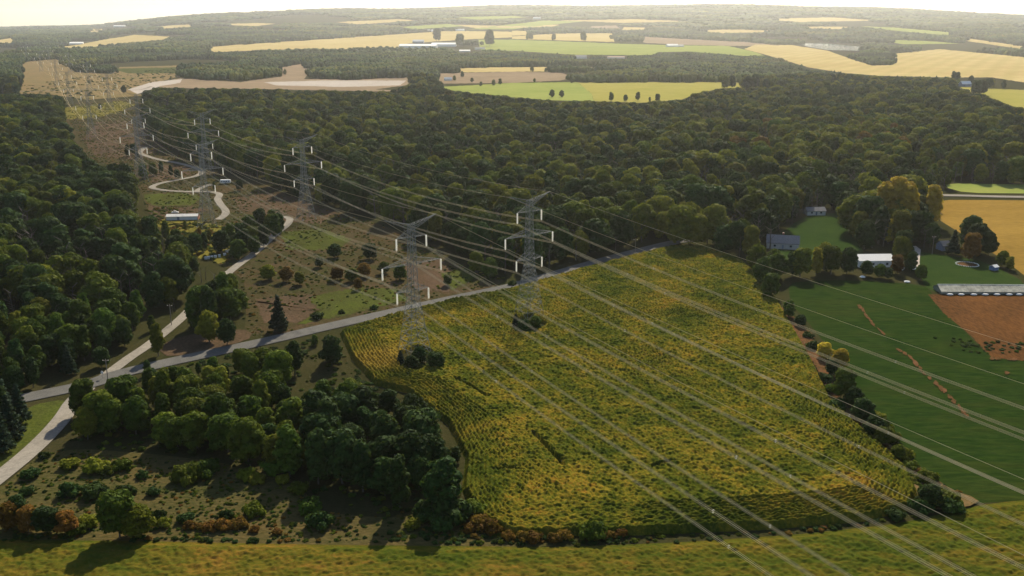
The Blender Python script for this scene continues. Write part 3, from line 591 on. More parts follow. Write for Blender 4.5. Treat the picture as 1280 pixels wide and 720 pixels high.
def make_tower():
    t = empty('transmission_tower', (0, 0, 0))
    sg = [(-1, -1), (1, -1), (1, 1), (-1, 1)]
    for sx, sy in sg:
        m = MB(); zs = [0, 22, 30, ZB]
        for a, b in zip(zs[:-1], zs[1:]): m.bar((sx * body_w(a), sy * body_w(a), a), (sx * body_w(b), sy * body_w(b), b), .12, .10)
        m.box(sx * 4.6 - .5, sx * 4.6 + .5, sy * 4.6 - .5, sy * 4.6 + .5, -.4, .35)
        m.build('leg', M_steel, t)
    m = MB(); zs = [0, 6.5, 12, 16.5, 20, 22.5, 25.2, 27.6, 30, 32.6, 35.3, 37.8, 40.3, 42.8, 45.3, 47.6, ZB]
    for a, b in zip(zs[:-1], zs[1:]):
        for k in range(4):
            (x0, y0), (x1, y1) = sg[k], sg[(k + 1) % 4]; wa, wb = body_w(a), body_w(b); th = .055 if a > 20 else .07
            m.bar((x0 * wa, y0 * wa, a), (x1 * wb, y1 * wb, b), th); m.bar((x1 * wa, y1 * wa, a), (x0 * wb, y0 * wb, b), th); m.bar((x0 * wb, y0 * wb, b), (x1 * wb, y1 * wb, b), th)
            if a < 20:
                c = Vector(((x0 + x1) / 2 * (wa + wb) / 2, (y0 + y1) / 2 * (wa + wb) / 2, (a + b) / 2)); wm = (wa + wb) / 2
                m.bar(c, (x0 * wm, y0 * wm, (a + b) / 2), .06); m.bar(c, (x1 * wm, y1 * wm, (a + b) / 2), .06)
    m.build('lattice', M_steel, t)
    for z, L in ((ZT, A1), (ZM, A2), (ZL, A3)):
        for s in (-1, 1):
            m = MB(); wb = body_w(z); wt = body_w(z + 2.3); tip = Vector((s * L, 0, z)); n = max(3, int(L / 2))
            bs = [Vector((s * wb, e * wb, z)) for e in (-1, 1)]; ts = [Vector((s * wt, e * wt, z + 2.4)) for e in (-1, 1)]
            for b in bs + ts: m.bar(b, tip, .08, .07)
            for i in range(n):
                u, u2 = i / n, (i + 1) / n
                for b, tt in zip(bs, ts): m.bar(b.lerp(tip, u), tt.lerp(tip, u2), .042); m.bar(b.lerp(tip, u), tt.lerp(tip, u), .055)
                m.bar(bs[0].lerp(tip, u), bs[1].lerp(tip, u2), .055); m.bar(bs[0].lerp(tip, u), bs[1].lerp(tip, u), .055)
            ar = m.build('cross_arm', M_steel, t)
            m = MB(); prof = [(.08, 0)]
            for k in range(14): zz = -.25 - k * .29; prof += [(.24, zz), (.34, zz - .05), (.34, zz - .18), (.24, zz - .22)]
            prof += [(.08, -INS + .1)]; m.lathe(prof[::-1], 8, tip); m.build('insulator', M_ins, t)
    for s in (-1, 1):
        m = MB(); tip = Vector((s * AH, 0, ZB + 2.6)); wb = body_w(ZB)
        bs = [Vector((s * wb * .2, e * wb, ZB - 2)) for e in (-1, 1)]; ts = [Vector((s * wb * .4, e * wb, ZB)) for e in (-1, 1)]
        for b in bs + ts: m.bar(b, tip, .08, .06)
        for i in range(6):
            u, u2 = i / 6, (i + 1) / 6
            for b, tt in zip(bs, ts): m.bar(b.lerp(tip, u), tt.lerp(tip, u2), .042)
            m.bar(ts[0].lerp(tip, u), ts[1].lerp(tip, u2), .055)
        m.build('earth_wire_peak', M_steel, t)
    return t
def copy_tree(o, parent=None):
    c = o.copy(); C.objects.link(c)
    if parent is not None: c.parent = parent
    for ch in o.children: copy_tree(ch, c)
    return c
LA = [(7.2, 388.0), (-130.4, 598.3), (-248.6, 778.5)]; LB = [(-36.4, 339.5), (-185, 571.7), (-290.4, 747.0)]
NEXTA = (155.9, 116.7); NEXTB = (112.0, 68.0)
def gp(px, py): return G(px, py)
LA += [gp(176, 180), gp(138, 138), gp(112, 112), gp(88, 93), gp(62, 78)]; LB += [gp(115, 174), gp(88, 133), gp(72, 108), gp(52, 90), gp(34, 76)]
lab = {0: ('tall steel lattice tower inside the corn field, just right of where the road bends', 'tall steel lattice tower on a dark bushy patch in the left part of the corn'),
       1: ('lattice tower by the hairpin end of the white gravel track', 'faint lattice tower rising over the long grey shed'),
       2: ('lattice tower beside the outer bend of the winding track near the white camper', 'lattice tower beside the dark wood left of the winding track'),
       3: ('small lattice tower against the dark forest edge above the winding track', 'small lattice tower on bare ground right of the left forest'),
       4: ('distant lattice tower right of the yellow green corridor grass', 'distant lattice tower left of the yellow green corridor grass'),
       5: ('distant lattice tower just beyond the far pale track, right of its twin', 'distant lattice tower just beyond the far pale track, left of its twin'),
       6: ('tiny lattice tower on the straw land by the tree belt', 'tiny lattice tower on the straw land left of the corridor'),
       7: ('tiny lattice tower by far woods, right one of the last pair', 'tiny lattice tower by far woods, left one of the last pair')}
tw0 = make_tower(); first = True
for k, L in enumerate((LA, LB)):
    for i, (x, y) in enumerate(L):
        o = tw0 if first else copy_tree(tw0); first = False
        o.location = (x, y, 0); o.rotation_euler = (0, 0, AZT); tag(o, lab[i][k], 'transmission tower', 'lattice towers of the power lines')
# conductors: one bundle per arm, hanging from tower to tower
def catenary(a, b, sag, n):
    a, b = Vector(a), Vector(b); return [a.lerp(b, i / n) - Vector((0, 0, 4 * sag * (i / n) * (1 - i / n))) for i in range(n + 1)]
ax = Vector((math.cos(AZT), math.sin(AZT), 0))
def wire_path(L, nxt, off, z, sagf):
    P = [Vector((*nxt, -3.0))] + [Vector((x, y, 0)) for x, y in L]; out = []
    for i in range(len(P) - 1):
        a = P[i] + ax * off + Vector((0, 0, z)); b = P[i + 1] + ax * off + Vector((0, 0, z)); span = (b - a).length
        c = catenary(a, b, (3.2 if i == 0 else min(7.0, 5.0 * (span / 250) ** 2)) * sagf, 24 if i < 3 else 14); out += c if not out else c[1:]
    return out
def tube(m, path, r, n=4):
    for q0 in range(len(path)):
        a = path[max(0, q0 - 1)]; b = path[min(len(path) - 1, q0 + 1)]; q = (b - a).to_track_quat('Z', 'Y'); base = len(m.v)
        for k in range(n):
            an = 2 * math.pi * k / n; m.v.append(tuple(path[q0] + q @ Vector((math.cos(an) * r, math.sin(an) * r, 0))))
        if q0:
            for k in range(n): m.f.append((base - n + k, base - n + (k + 1) % n, base + (k + 1) % n, base + k))
M_spacer = plain('bright spacer', (.5, .5, .48), .4, 0, .05)
side = {-1: 'left', 1: 'right'}
for k, (L, nx) in enumerate(((LA, NEXTA), (LB, NEXTB))):
    ln = ('line of the road edge tower', 'line of the bushy patch tower')[k]
    for z, A, lv in ((ZT, A1, 'upper'), (ZM, A2, 'middle'), (ZL, A3, 'lower')):
        for s in (-1, 1):
            path = wire_path(L, nx, s * A, z - INS, 1); m = MB()
            for dx, dz in ((-.23, 0), (.23, 0), (-.23, -.45), (.23, -.45)):
                tube(m, [p + ax * dx + Vector((0, 0, dz)) for p in path], .030)
            c = m.build('conductor', M_wire); tag(c, f'{lv} conductor bundle on the {side[s]} arms, {ln}', 'power cable', 'conductor bundles of the power lines')
            acc = 0; nxt_s = 30; 
            for i in range(1, 49):
                seg = (path[i] - path[i-1]).length; acc += seg
                if acc >= nxt_s:
                    nxt_s += 95; p = path[i]; mm = MB()
                    mm.bar((-.26, 0, .03), (.26, 0, .03), .03); mm.bar((-.26, 0, -.48), (.26, 0, -.48), .03); mm.bar((-.26, 0, .03), (-.26, 0, -.48), .03); mm.bar((.26, 0, .03), (.26, 0, -.48), .03)
                    sp = mm.build('spacer', M_spacer, c, tuple(p)); sp.rotation_euler = (0, 0, AZT)
    for s in (-1, 1):
        path = wire_path(L, nx, s * AH, ZB + 2.4, .8); m = MB(); tube(m, path, .035)
        tag(m.build('earth_wire', M_wire), f'thin earth wire on the {side[s]} peak tips, {ln}', 'power cable', 'earth wires of the power lines')

# ------------------------------------------------------------------ buildings and small things
W_white = plain('white siding', (.75, .75, .72), .6, var=.1); W_grey = plain('grey siding', (.42, .42, .42), .7); W_blue = plain('blue grey siding', (.22, .26, .34), .7)
R_white = plain('white metal roof', (.80, .79, .76), 1, .0, .12, spec=.1); R_grey = plain('grey shingle roof', (.17, .17, .18), .8, var=.3); R_red = plain('red brown roof', (.22, .09, .07), .7)
R_shed = plain('weathered grey roof', (.36, .36, .36), .6, var=.3, scale=.6); M_win = plain('dark window glass', (.03, .04, .05), .15, 0, .1); M_orange = plain('rusty orange panel', (.55, .18, .07), .6); M_tyre = plain('black rubber', (.02, .02, .02), .8)
M_gh = plain('cloudy greenhouse sheeting', (.46, .44, .36), 1, 0, .55, .45, spec=0); M_post = plain('weathered wood pole', (.22, .19, .16), .8)
def house(px, py, L, Wd, h, rh, rz, wall, roof, label, cat='house', chimney=False, nwin=3):
    x, y = G(px, py); o = empty('house' if cat == 'house' else cat.replace(' ', '_'), (x, y, float(terrain(x, y)) + .25), rz); tag(o, label, cat)
    m = MB(); m.box(-L/2, L/2, -Wd/2, Wd/2, -.3, h); 
    m.add([(-L/2, -Wd/2, h), (-L/2, Wd/2, h), (-L/2, 0, h + rh * .96)], [(0, 1, 2)]); m.add([(L/2, -Wd/2, h), (L/2, Wd/2, h), (L/2, 0, h + rh * .96)], [(0, 2, 1)])
    m.build('wall', wall, o)
    m = MB(); m.gable(-L/2, L/2, -Wd/2, Wd/2, h + .05, h + rh + .1); r = m.build('roof', roof, o)
    if chimney: m = MB(); m.box(-.5, .5, .3, 1.2, h + rh * .5, h + rh + 1.2); m.build('chimney', R_red, r)
    for i in range(nwin):
        xx = -L/2 + L * (i + 1) / (nwin + 1)
        if i == nwin // 2 and cat == 'house':
            m = MB(); m.box(xx - .5, xx + .5, -Wd/2 - .06, -Wd/2 + .02, 0, 2.1); m.build('door', W_blue, o)
        else:
            m = MB(); m.box(xx - .6, xx + .6, -Wd/2 - .05, -Wd/2 + .02, 1.0, 2.1); m.build('window', M_win, o)
    return o
house(978, 309, 17, 10, 3.2, 3.4, -.25, W_grey, R_grey, 'house with a grey shingle roof among trees at the corn field corner', chimney=True)
house(1090, 331, 18, 11, 3.4, 2.0, .05, W_white, R_white, 'house with a white metal roof half hidden by trees', nwin=4)
house(1182, 312, 8, 6, 2.8, 2.0, .2, W_blue, R_grey, 'small blue grey house behind dark conifers')
house(1018, 268, 12, 7, 2.8, 1.8, .05, W_white, R_grey, 'low house with pale walls under the forest edge behind the lawn')
# long greenhouse: low gable with glazed slopes
x, y = G(1226, 365); o = empty('greenhouse', (x, y, .25), -.02); tag(o, 'long low greenhouse with cloudy streaked roof at the edge of the brown plot', 'greenhouse')
L, Wd = 40, 9.5
m = MB(); m.box(-L/2, L/2, -Wd/2, -Wd/2 + .15, 0, 1.3); m.box(-L/2, L/2, Wd/2 - .15, Wd/2, 0, 1.3); m.box(-L/2, -L/2 + .12, -Wd/2 + .15, Wd/2 - .15, 0, 1.3); m.box(L/2 - .12, L/2, -Wd/2 + .15, Wd/2 - .15, 0, 1.3)
for sx in (-L/2 + .06, L/2 - .06): m.add([(sx, -Wd/2, 1.3), (sx, Wd/2, 1.3), (sx, 0, 3.2)], [(0, 1, 2)])
m.build('wall', plain('dirty glazing', (.20, .22, .19), .4, var=.4), o)
m = MB(); m.gable(-L/2, L/2, -Wd/2, Wd/2, 1.32, 3.3, .3, .08); m.build('roof', M_gh, o)
m = MB()
for i in range(11):
    xx = -L/2 + L * i / 10
    for s in (-1, 1): m.bar((xx, s * (Wd/2 + .3), 1.22), (xx, 0, 3.4), .03)
m.bar((-L/2 - .3, 0, 3.4), (L/2 + .3, 0, 3.4), .08); m.build('glazing_bars', W_white, o)
# long shed on the left with rusty end
x, y = G(229, 274); o = empty('long_shed', (x, y, .1), .10); tag(o, 'long grey metal shed with a rusty orange end in the power line corridor', 'shed')
m = MB(); m.box(-9.5, 9.5, -3.2, 3.2, 0, 2.4); m.add([(-9.5, -3.2, 2.4), (-9.5, 3.2, 2.4), (-9.5, 0, 3.3)], [(0, 1, 2)]); m.build('wall', W_white, o)
m = MB(); m.gable(-9.5, 9.5, -3.2, 3.2, 2.45, 3.4, .4, .12); m.build('roof', plain('bright corrugated roof', (.62, .61, .58), 1, 0, .2, spec=0), o)
m = MB(); m.add([(9.56, -3.2, 0), (9.56, 3.2, 0), (9.56, 3.2, 2.4), (9.56, 0, 3.2), (9.56, -3.2, 2.4), (9.7, -3.2, 0), (9.7, 3.2, 0), (9.7, 3.2, 2.4), (9.7, 0, 3.2), (9.7, -3.2, 2.4)], [(4, 3, 2, 1, 0), (5, 6, 7, 8, 9), (0, 1, 6, 5), (1, 2, 7, 6), (2, 3, 8, 7), (3, 4, 9, 8), (4, 0, 5, 9)]); m.build('end_wall', M_orange, o)
m = MB(); m.box(-3, -1.5, -3.26, -3.18, 0, 2.0); m.build('door', W_blue, o)
# vehicles
def rounded_box(name, mat, parent, x0, x1, y0, y1, z0, z1, bev):
    bm = bmesh.new(); r = bmesh.ops.create_cube(bm, size=1)
    for v in bm.verts: v.co = ((x0 + x1) / 2 + v.co.x * (x1 - x0), (y0 + y1) / 2 + v.co.y * (y1 - y0), (z0 + z1) / 2 + v.co.z * (z1 - z0))
    bmesh.ops.bevel(bm, geom=bm.edges[:], offset=bev, segments=4, affect='EDGES', profile=.5)
    me = bpy.data.meshes.new(name); bm.to_mesh(me); bm.free(); return link(name, me, mat, parent)
def wheels(o, xs, yw, r=.34):
    for xx in xs:
        for s in (-1, 1):
            m = MB(); m.bar((xx, s * yw - .12, r), (xx, s * yw + .12, r), r, r, 14); wv = m.build('wheel', M_tyre, o)
            m = MB(); m.bar((xx, s * yw - .13, r), (xx, s * yw + .13, r), r * .55, r * .55, 10); m.build('rim', W_grey, wv)
x, y = G(282, 230); o = empty('camper_trailer', (x, y, .15), .18); tag(o, 'white rounded camper trailer parked on green ground right of the winding track', 'camper trailer')
rounded_box('body', R_white, o, -4.0, 4.0, -1.4, 1.4, .5, 3.3, .7)
for a in (-2.6, -.9, 1.0, 2.5):
    m = MB(); m.box(a - .42, a + .42, -1.44, -1.38, 1.7, 2.4); m.build('window', M_win, o)
m = MB(); m.box(-.2 + .1, .45, -1.45, -1.38, .7, 2.4); m.build('door', W_grey, o)
m = MB(); m.bar((-4.0, 0, .6), (-5.4, 0, .5), .08); m.build('tow_bar', M_steel, o); wheels(o, (-.5, .5), 1.25, .36)
def car(px, py, rz, mat, label):
    x, y = G(px, py); o = empty('parked_car', (x, y, .2), rz); tag(o, label, 'car')
    rounded_box('body', mat, o, -2.2, 2.2, -.9, .9, .35, 1.0, .18); c = rounded_box('cabin', M_win, o, -1.3, 1.1, -.78, .78, .9, 1.5, .2); rounded_box('roof', mat, o, -1.0, .8, -.72, .72, 1.42, 1.54, .05)
    wheels(o, (-1.35, 1.35), .85, .33)
    for s in (-1, 1): m = MB(); m.box(2.14, 2.22, s * .65 - .15, s * .65 + .15, .6, .75); m.build('headlight', R_white, o)
car(166, 235, .1, R_white, 'white car parked at the forest edge left of the winding track')
car(219, 267, .1, R_white, 'white car parked behind the long grey shed')
car(1127, 338, 1.0, R_white, 'white car between the white roofed house and the greenhouse yard')
# small garden shed with blue front near right trees
x, y = G(1242, 338); o = empty('garden_shed', (x, y, .25), .5); tag(o, 'small white shed with a blue side on the lawn behind the greenhouse', 'shed')
m = MB(); m.box(-1.6, 1.6, -1.5, 1.5, 0, 1.9); m.build('wall', plain('blue boards', (.10, .17, .32), .6), o); m = MB(); m.gable(-1.6, 1.6, -1.5, 1.5, 1.92, 2.8, .25, .1); m.build('roof', R_white, o)
# ring of white stones
x, y = G(1209, 331); o = empty('garden_ring', (x, y, .25)); tag(o, 'ring of white stones on the lawn behind the greenhouse', 'garden edging')
m = MB(); r_ = random.Random(3)
for k in range(40):
    a = k * 2 * math.pi / 40; m.lathe([(.22, -.1), (.3, .08), (.18, .3)], 6, (math.cos(a) * 5.4 * r_.uniform(.97, 1.03), math.sin(a) * 5.4, 0))
m.build('stone_edge', W_white, o)
m = MB(); m.lathe([(4.6, 0), (4.4, .06)], 20); m.build('bed', M_bare, o)
# junk and white bits around the yard
items = [(1108, 340, 'white tarpaulin heap on the grass below the white roofed house'), (1078, 347, 'pale flat sheet lying on the dark lawn'), (1134, 353, 'white sheet lying at the field edge left of the greenhouse'), (1122, 330, 'white crate stack beside the yard trees'), (1142, 337, 'white crate on the gravel yard')]
for px, py, lb in items:
    x, y = G(px, py); bm = bmesh.new(); bmesh.ops.create_icosphere(bm, subdivisions=2, radius=1)
    for v in bm.verts: nn = mnoise.noise(v.co * 2 + Vector((px, 0, 0))); v.co = Vector((v.co.x * 1.4, v.co.y * 1.1, max(-.05, v.co.z * .7))) * (1 + .5 * nn)
    me = bpy.data.meshes.new('tarpaulin'); bm.to_mesh(me); bm.free(); t = link('tarpaulin', me, R_white); t.location = (x, y, .25); tag(t, lb.replace('crate stack', 'covered heap').replace('crate', 'covered heap'), 'tarpaulin')
for i in range(7):     # pale wrapped material in front of the greenhouse
    x, y = G(1188 + i * 14.5 + random.uniform(-2, 2), 369.5); m = MB(); m.lathe([(.5, 0), (.75, .3), (.5, .65), (.1, .75)], 8); b = m.build('wrapped_bale', R_white); b.location = (x, y, .25); b.scale = (2.2, 1, 1)
    tag(b, 'low white wrapped bundle along the front of the greenhouse', 'bundle', 'white bundles in front of the greenhouse')
hv = [(257.5, 324.6), (261, 324), (265, 323.4), (269.5, 322.6), (274.5, 321.8), (281, 320), (284, 316), (287.5, 315.4), (290, 317)]
for i, (px, py) in enumerate(hv):
    x, y = G(px, py); m = MB(); m.box(-.6, .6, -.5, .5, .15, 1.3); b = empty('beehive', (x, y, .1), .3 * (i % 3)); m.build('hive_box', W_white, b)
    m = MB(); m.box(-.68, .68, -.58, .58, 1.3, 1.45); m.build('lid', R_white, b); m = MB(); [m.box(a - .06, a + .06, c - .06, c + .06, 0, .15) for a in (-.5, .5) for c in (-.4, .4)]; m.build('stand', M_post, b)
    tag(b, 'white beehive box in the row at the edge of the left wood' if i < 6 else 'white beehive box in the loose cluster above the row', 'beehive', 'beehives in the row' if i < 6 else 'beehives in the loose cluster')
def pole(px, py, h, label, arm=True):
    x, y = G(px, py); o = empty('utility_pole', (x, y, .1)); tag(o, label, 'utility pole', 'wooden utility poles'); m = MB(); m.bar((0, 0, -.3), (0, 0, h), .17, .12, 8); m.build('post', M_post, o)
    if arm: m = MB(); m.bar((-1.1, 0, h - .6), (1.1, 0, h - .6), .08); m.build('crossbar', M_post, o)
    for s in (-.9, .9): m = MB(); m.lathe([(.05, 0), (.09, .1), (.05, .25)], 6, (s, 0, h - .52)); m.build('insulator', M_ins, o)
pole(135.5, 480, 9, 'utility pole at the road fork in front of the left forest')
pole(214.5, 407, 9, 'utility pole beside the gravel track uphill from the fork')
pole(1165, 318, 10, 'utility pole between the yard and the small blue house')
pole(794, 317, 8, 'pale utility pole at the forest edge beyond the corn')
pole(304, 311, 9, 'utility pole among bushes left of the gravel track')
x, y = G(128.5, 474); o = empty('round_sign', (x, y, .2), -.4); tag(o, 'bright white round sign on a short post by the road fork', 'sign')
m = MB(); m.bar((0, 0, -.2), (0, 0, 2.3), .05, .05, 6); m.build('post', M_steel, o)
m = MB(); m.bar((0, -.04, 2.3), (0, .04, 2.3), .55, .55, 20); m.build('sign_face', R_white, o)
# far buildings
house(523, 60, 175, 80, 11, 7, -.03, W_white, R_white, 'long white farm building beyond the pit, left half of the farm', 'barn', nwin=0)
house(555, 58, 120, 70, 11, 7, -.02, W_white, R_white, 'white farm building beside two dark trees, right half of the farm', 'barn', nwin=0)
house(523, 54, 60, 40, 10, 8, 0, W_blue, plain('blue roof', (.16, .22, .34), .6), 'blue roofed barn behind the long white farm building', 'barn', nwin=0)
house(581, 65, 45, 40, 5, 4, 0, W_grey, R_white, 'pale shed right of the white farm', 'barn', nwin=0)
house(600, 62, 45, 18, 6, 4, 0, W_white, R_grey, 'dark roofed shed at the green field corner', 'barn', nwin=0)
house(840, 59, 50, 40, 8, 6, .1, W_white, R_white, 'white farmhouse alone on the pale green field', 'farmhouse', nwin=3)
house(851, 59, 22, 30, 7, 5, .1, W_white, R_grey, 'small grey roofed building right of the white farmhouse', 'barn', nwin=0)
house(726, 73, 40, 20, 6, 5, .1, W_white, R_grey, 'dark roofed barn in the tree belt', 'barn', nwin=0)
house(770, 73, 60, 14, 4, 3, .0, W_grey, R_red, 'long low pink roofed shed in the tree belt', 'barn', nwin=0)
house(96, 55.5, 70, 50, 7, 6, .3, W_white, R_white, 'white barns on the small straw field at the upper left', 'barn', nwin=0)
house(150, 34, 110, 50, 12, 6, 0, W_white, R_white, 'white hall in the hazy woods, upper left', 'hall', nwin=0)
house(1206, 108, 20, 12, 5, 5, .2, W_blue, R_white, 'pale blue house beside the dark trees at the bright green field', nwin=3)
house(560, 101, 16, 9, 4, 3, .2, W_white, R_white, 'small white shed by the bare field hedge', 'barn', nwin=0)
for px, py in ((575, 39), (671, 24), (538, 40)): house(px, py, 60, 25, 9, 6, .1, W_white, R_white, 'white speck of a building in the hazy distance at ' + {575: 'the stubble field top', 671: 'the pale strip', 538: 'the wood edge'}[px], 'hall', nwin=0)
TREECLEAR = [(G(1226, 365), 24, 8), (G(229, 274), 12, 6)]

for px, py, wx, up in ((525, 60, 30, 9), (555, 58, 22, 8), (581, 65, 10, 5), (600, 63, 10, 5), (726, 74, 9, 6), (770, 74, 16, 4), (96, 56, 12, 5), (150, 35, 14, 4), (1206, 109, 9, 8), (560, 102, 5, 4), (852, 59, 16, 6), (672, 24.5, 8, 3), (575, 39.5, 5, 3)):
    CLEAR.append([(px - wx, py - up), (px + wx, py - up), (px + wx, py + 1), (px - wx, py + 1)])
# ------------------------------------------------------------------ trees and shrubs
allpts = []
def gen(xlim, y0, y1, s):
    gx = np.arange(-xlim, xlim, s); gy = np.arange(y0, y1, s); X, Y = np.meshgrid(gx, gy); X = X + (np.arange(len(gy))[:, None] % 2) * s / 2
    X = X.ravel() + rng.uniform(-.38, .38, X.size) * s; Y = Y.ravel() + rng.uniform(-.38, .38, X.size) * s
    return X, Y
X, Y = gen(1260, 150, 1950, 8.8)
keep = np.abs(X) < .60 * Y + 90; X, Y = X[keep], Y[keep]
S = rng.uniform(.66, 1.22, X.size) * (.9 + .35 * vnoise(X, Y, 60, 31)) * np.interp(Y, [150, 340, 480, 800, 1900], [.72, .80, 1.12, 1.25, 1.3])
bx, by = proj(X, Y, 0); tx, ty = proj(X, Y, 14 * S); mx_, my_ = proj(X, Y, 8 * S); lx, ly = proj(X - 3.5 * S, Y, 11 * S); rx, ry = proj(X + 3.5 * S, Y, 11 * S)
GROVE = [(60, 545), (85, 508), (150, 492), (205, 472), (300, 452), (345, 440), (412, 428), (445, 462), (500, 505), (545, 545), (572, 580), (568, 618), (590, 642), (560, 648), (430, 632), (390, 606), (300, 578), (200, 562), (110, 560)]
open_ = np.zeros(X.size, bool)
for pl in CLEAR: open_ |= inpoly(bx, by, pl) | inpoly(tx, ty, pl) | inpoly(mx_, my_, pl) | inpoly(lx, ly, pl) | inpoly(rx, ry, pl)
for P, wd in ROADS:
    P = np.array(P); near = dist_poly(X, Y, P.tolist(), False); open_ |= near < wd / 2 + 3.5
ing = inpoly(bx, by, GROVE)
retry = open_ & (bx < 640) & (by > 300)
S = np.where(retry, S * .48, S); tx, ty = proj(X, Y, 14 * S); op2 = np.zeros(X.size, bool); lx, ly = proj(X - 4 * S, Y, 7 * S); rx, ry = proj(X + 4 * S, Y, 7 * S)
for pl in CLEAR: op2 |= inpoly(bx, by, pl) | inpoly(tx, ty, pl) | inpoly(lx, ly, pl) | inpoly(rx, ry, pl)
for P, wd in ROADS: op2 |= dist_poly(X, Y, np.array(P).tolist(), False) < wd / 2 + 2
open_ = np.where(retry, op2, open_)
lowleft = (by > 400) & (bx < 640)
belowroad = inpoly(bx, by, [(-900, 620), (0, 612), (92, 505), (150, 480), (345, 432), (425, 415), (600, 650), (700, 900), (-900, 900)])
open_ |= belowroad & ~ing
dense = inpoly(bx, by, [(380, 545), (500, 505), (572, 580), (590, 645), (430, 640), (395, 610)])
open_ |= ing & ~dense & (vnoise(X, Y, 22, 44) < .24)
corr = inpoly(bx, by, [(1163, 250), (1700, 250), (1700, 420), (1290, 352), (1140, 300)]); open_ |= corr
open_ |= (bx > 640) & (by > 340) & (by < 900) | (by > 640)
X, Y, S, bx, by = (a[~open_] for a in (X, Y, S, bx, by)); dense = dense[~open_]; ing = ing[~open_]
S = np.where(ing & ~dense, S * .86, S)
# which leaves a tree has, by where it stands
n = X.size; u = rng.uniform(0, 1, n); cl = vnoise(X, Y, 45, 50) * .6 + vnoise(X, Y, 16, 51) * .4; q = .55 * u + .65 * cl - .05
COLS = ['pine', 'dark', 'green', 'olive', 'yellow', 'orange']
def choose(th): return np.digitize(q, th)
th_main = [.07, .36, .66, .95, 1.08]; th_left = [.14, .46, .80, .99, 1.15]; th_auto = [.04, .18, .32, .62, .86]; th_grove = [.08, .34, .66, .88, 1.05]; th_dense = [.30, .85, 1.2, 1.3, 1.4]
ci = choose(th_main); left = (bx < 320) & (by > 110); ci = np.where(left, choose(th_left), ci); aut = inpoly(bx, by, [(820, 165), (1080, 170), (1180, 200), (1100, 235), (900, 220), (840, 200)])
ci = np.where(aut, choose(th_auto), ci); ci = np.where(ing, choose(th_grove), ci); ci = np.where(dense, choose(th_dense), ci); ci = np.where(ing, np.maximum(ci, 1), ci)
ci = np.where(bx > 1150, np.maximum(ci, 1), ci)
shape = rng.integers(0, 6, n); shape = np.where(ci == 0, 6 + rng.integers(0, 2, n), shape)
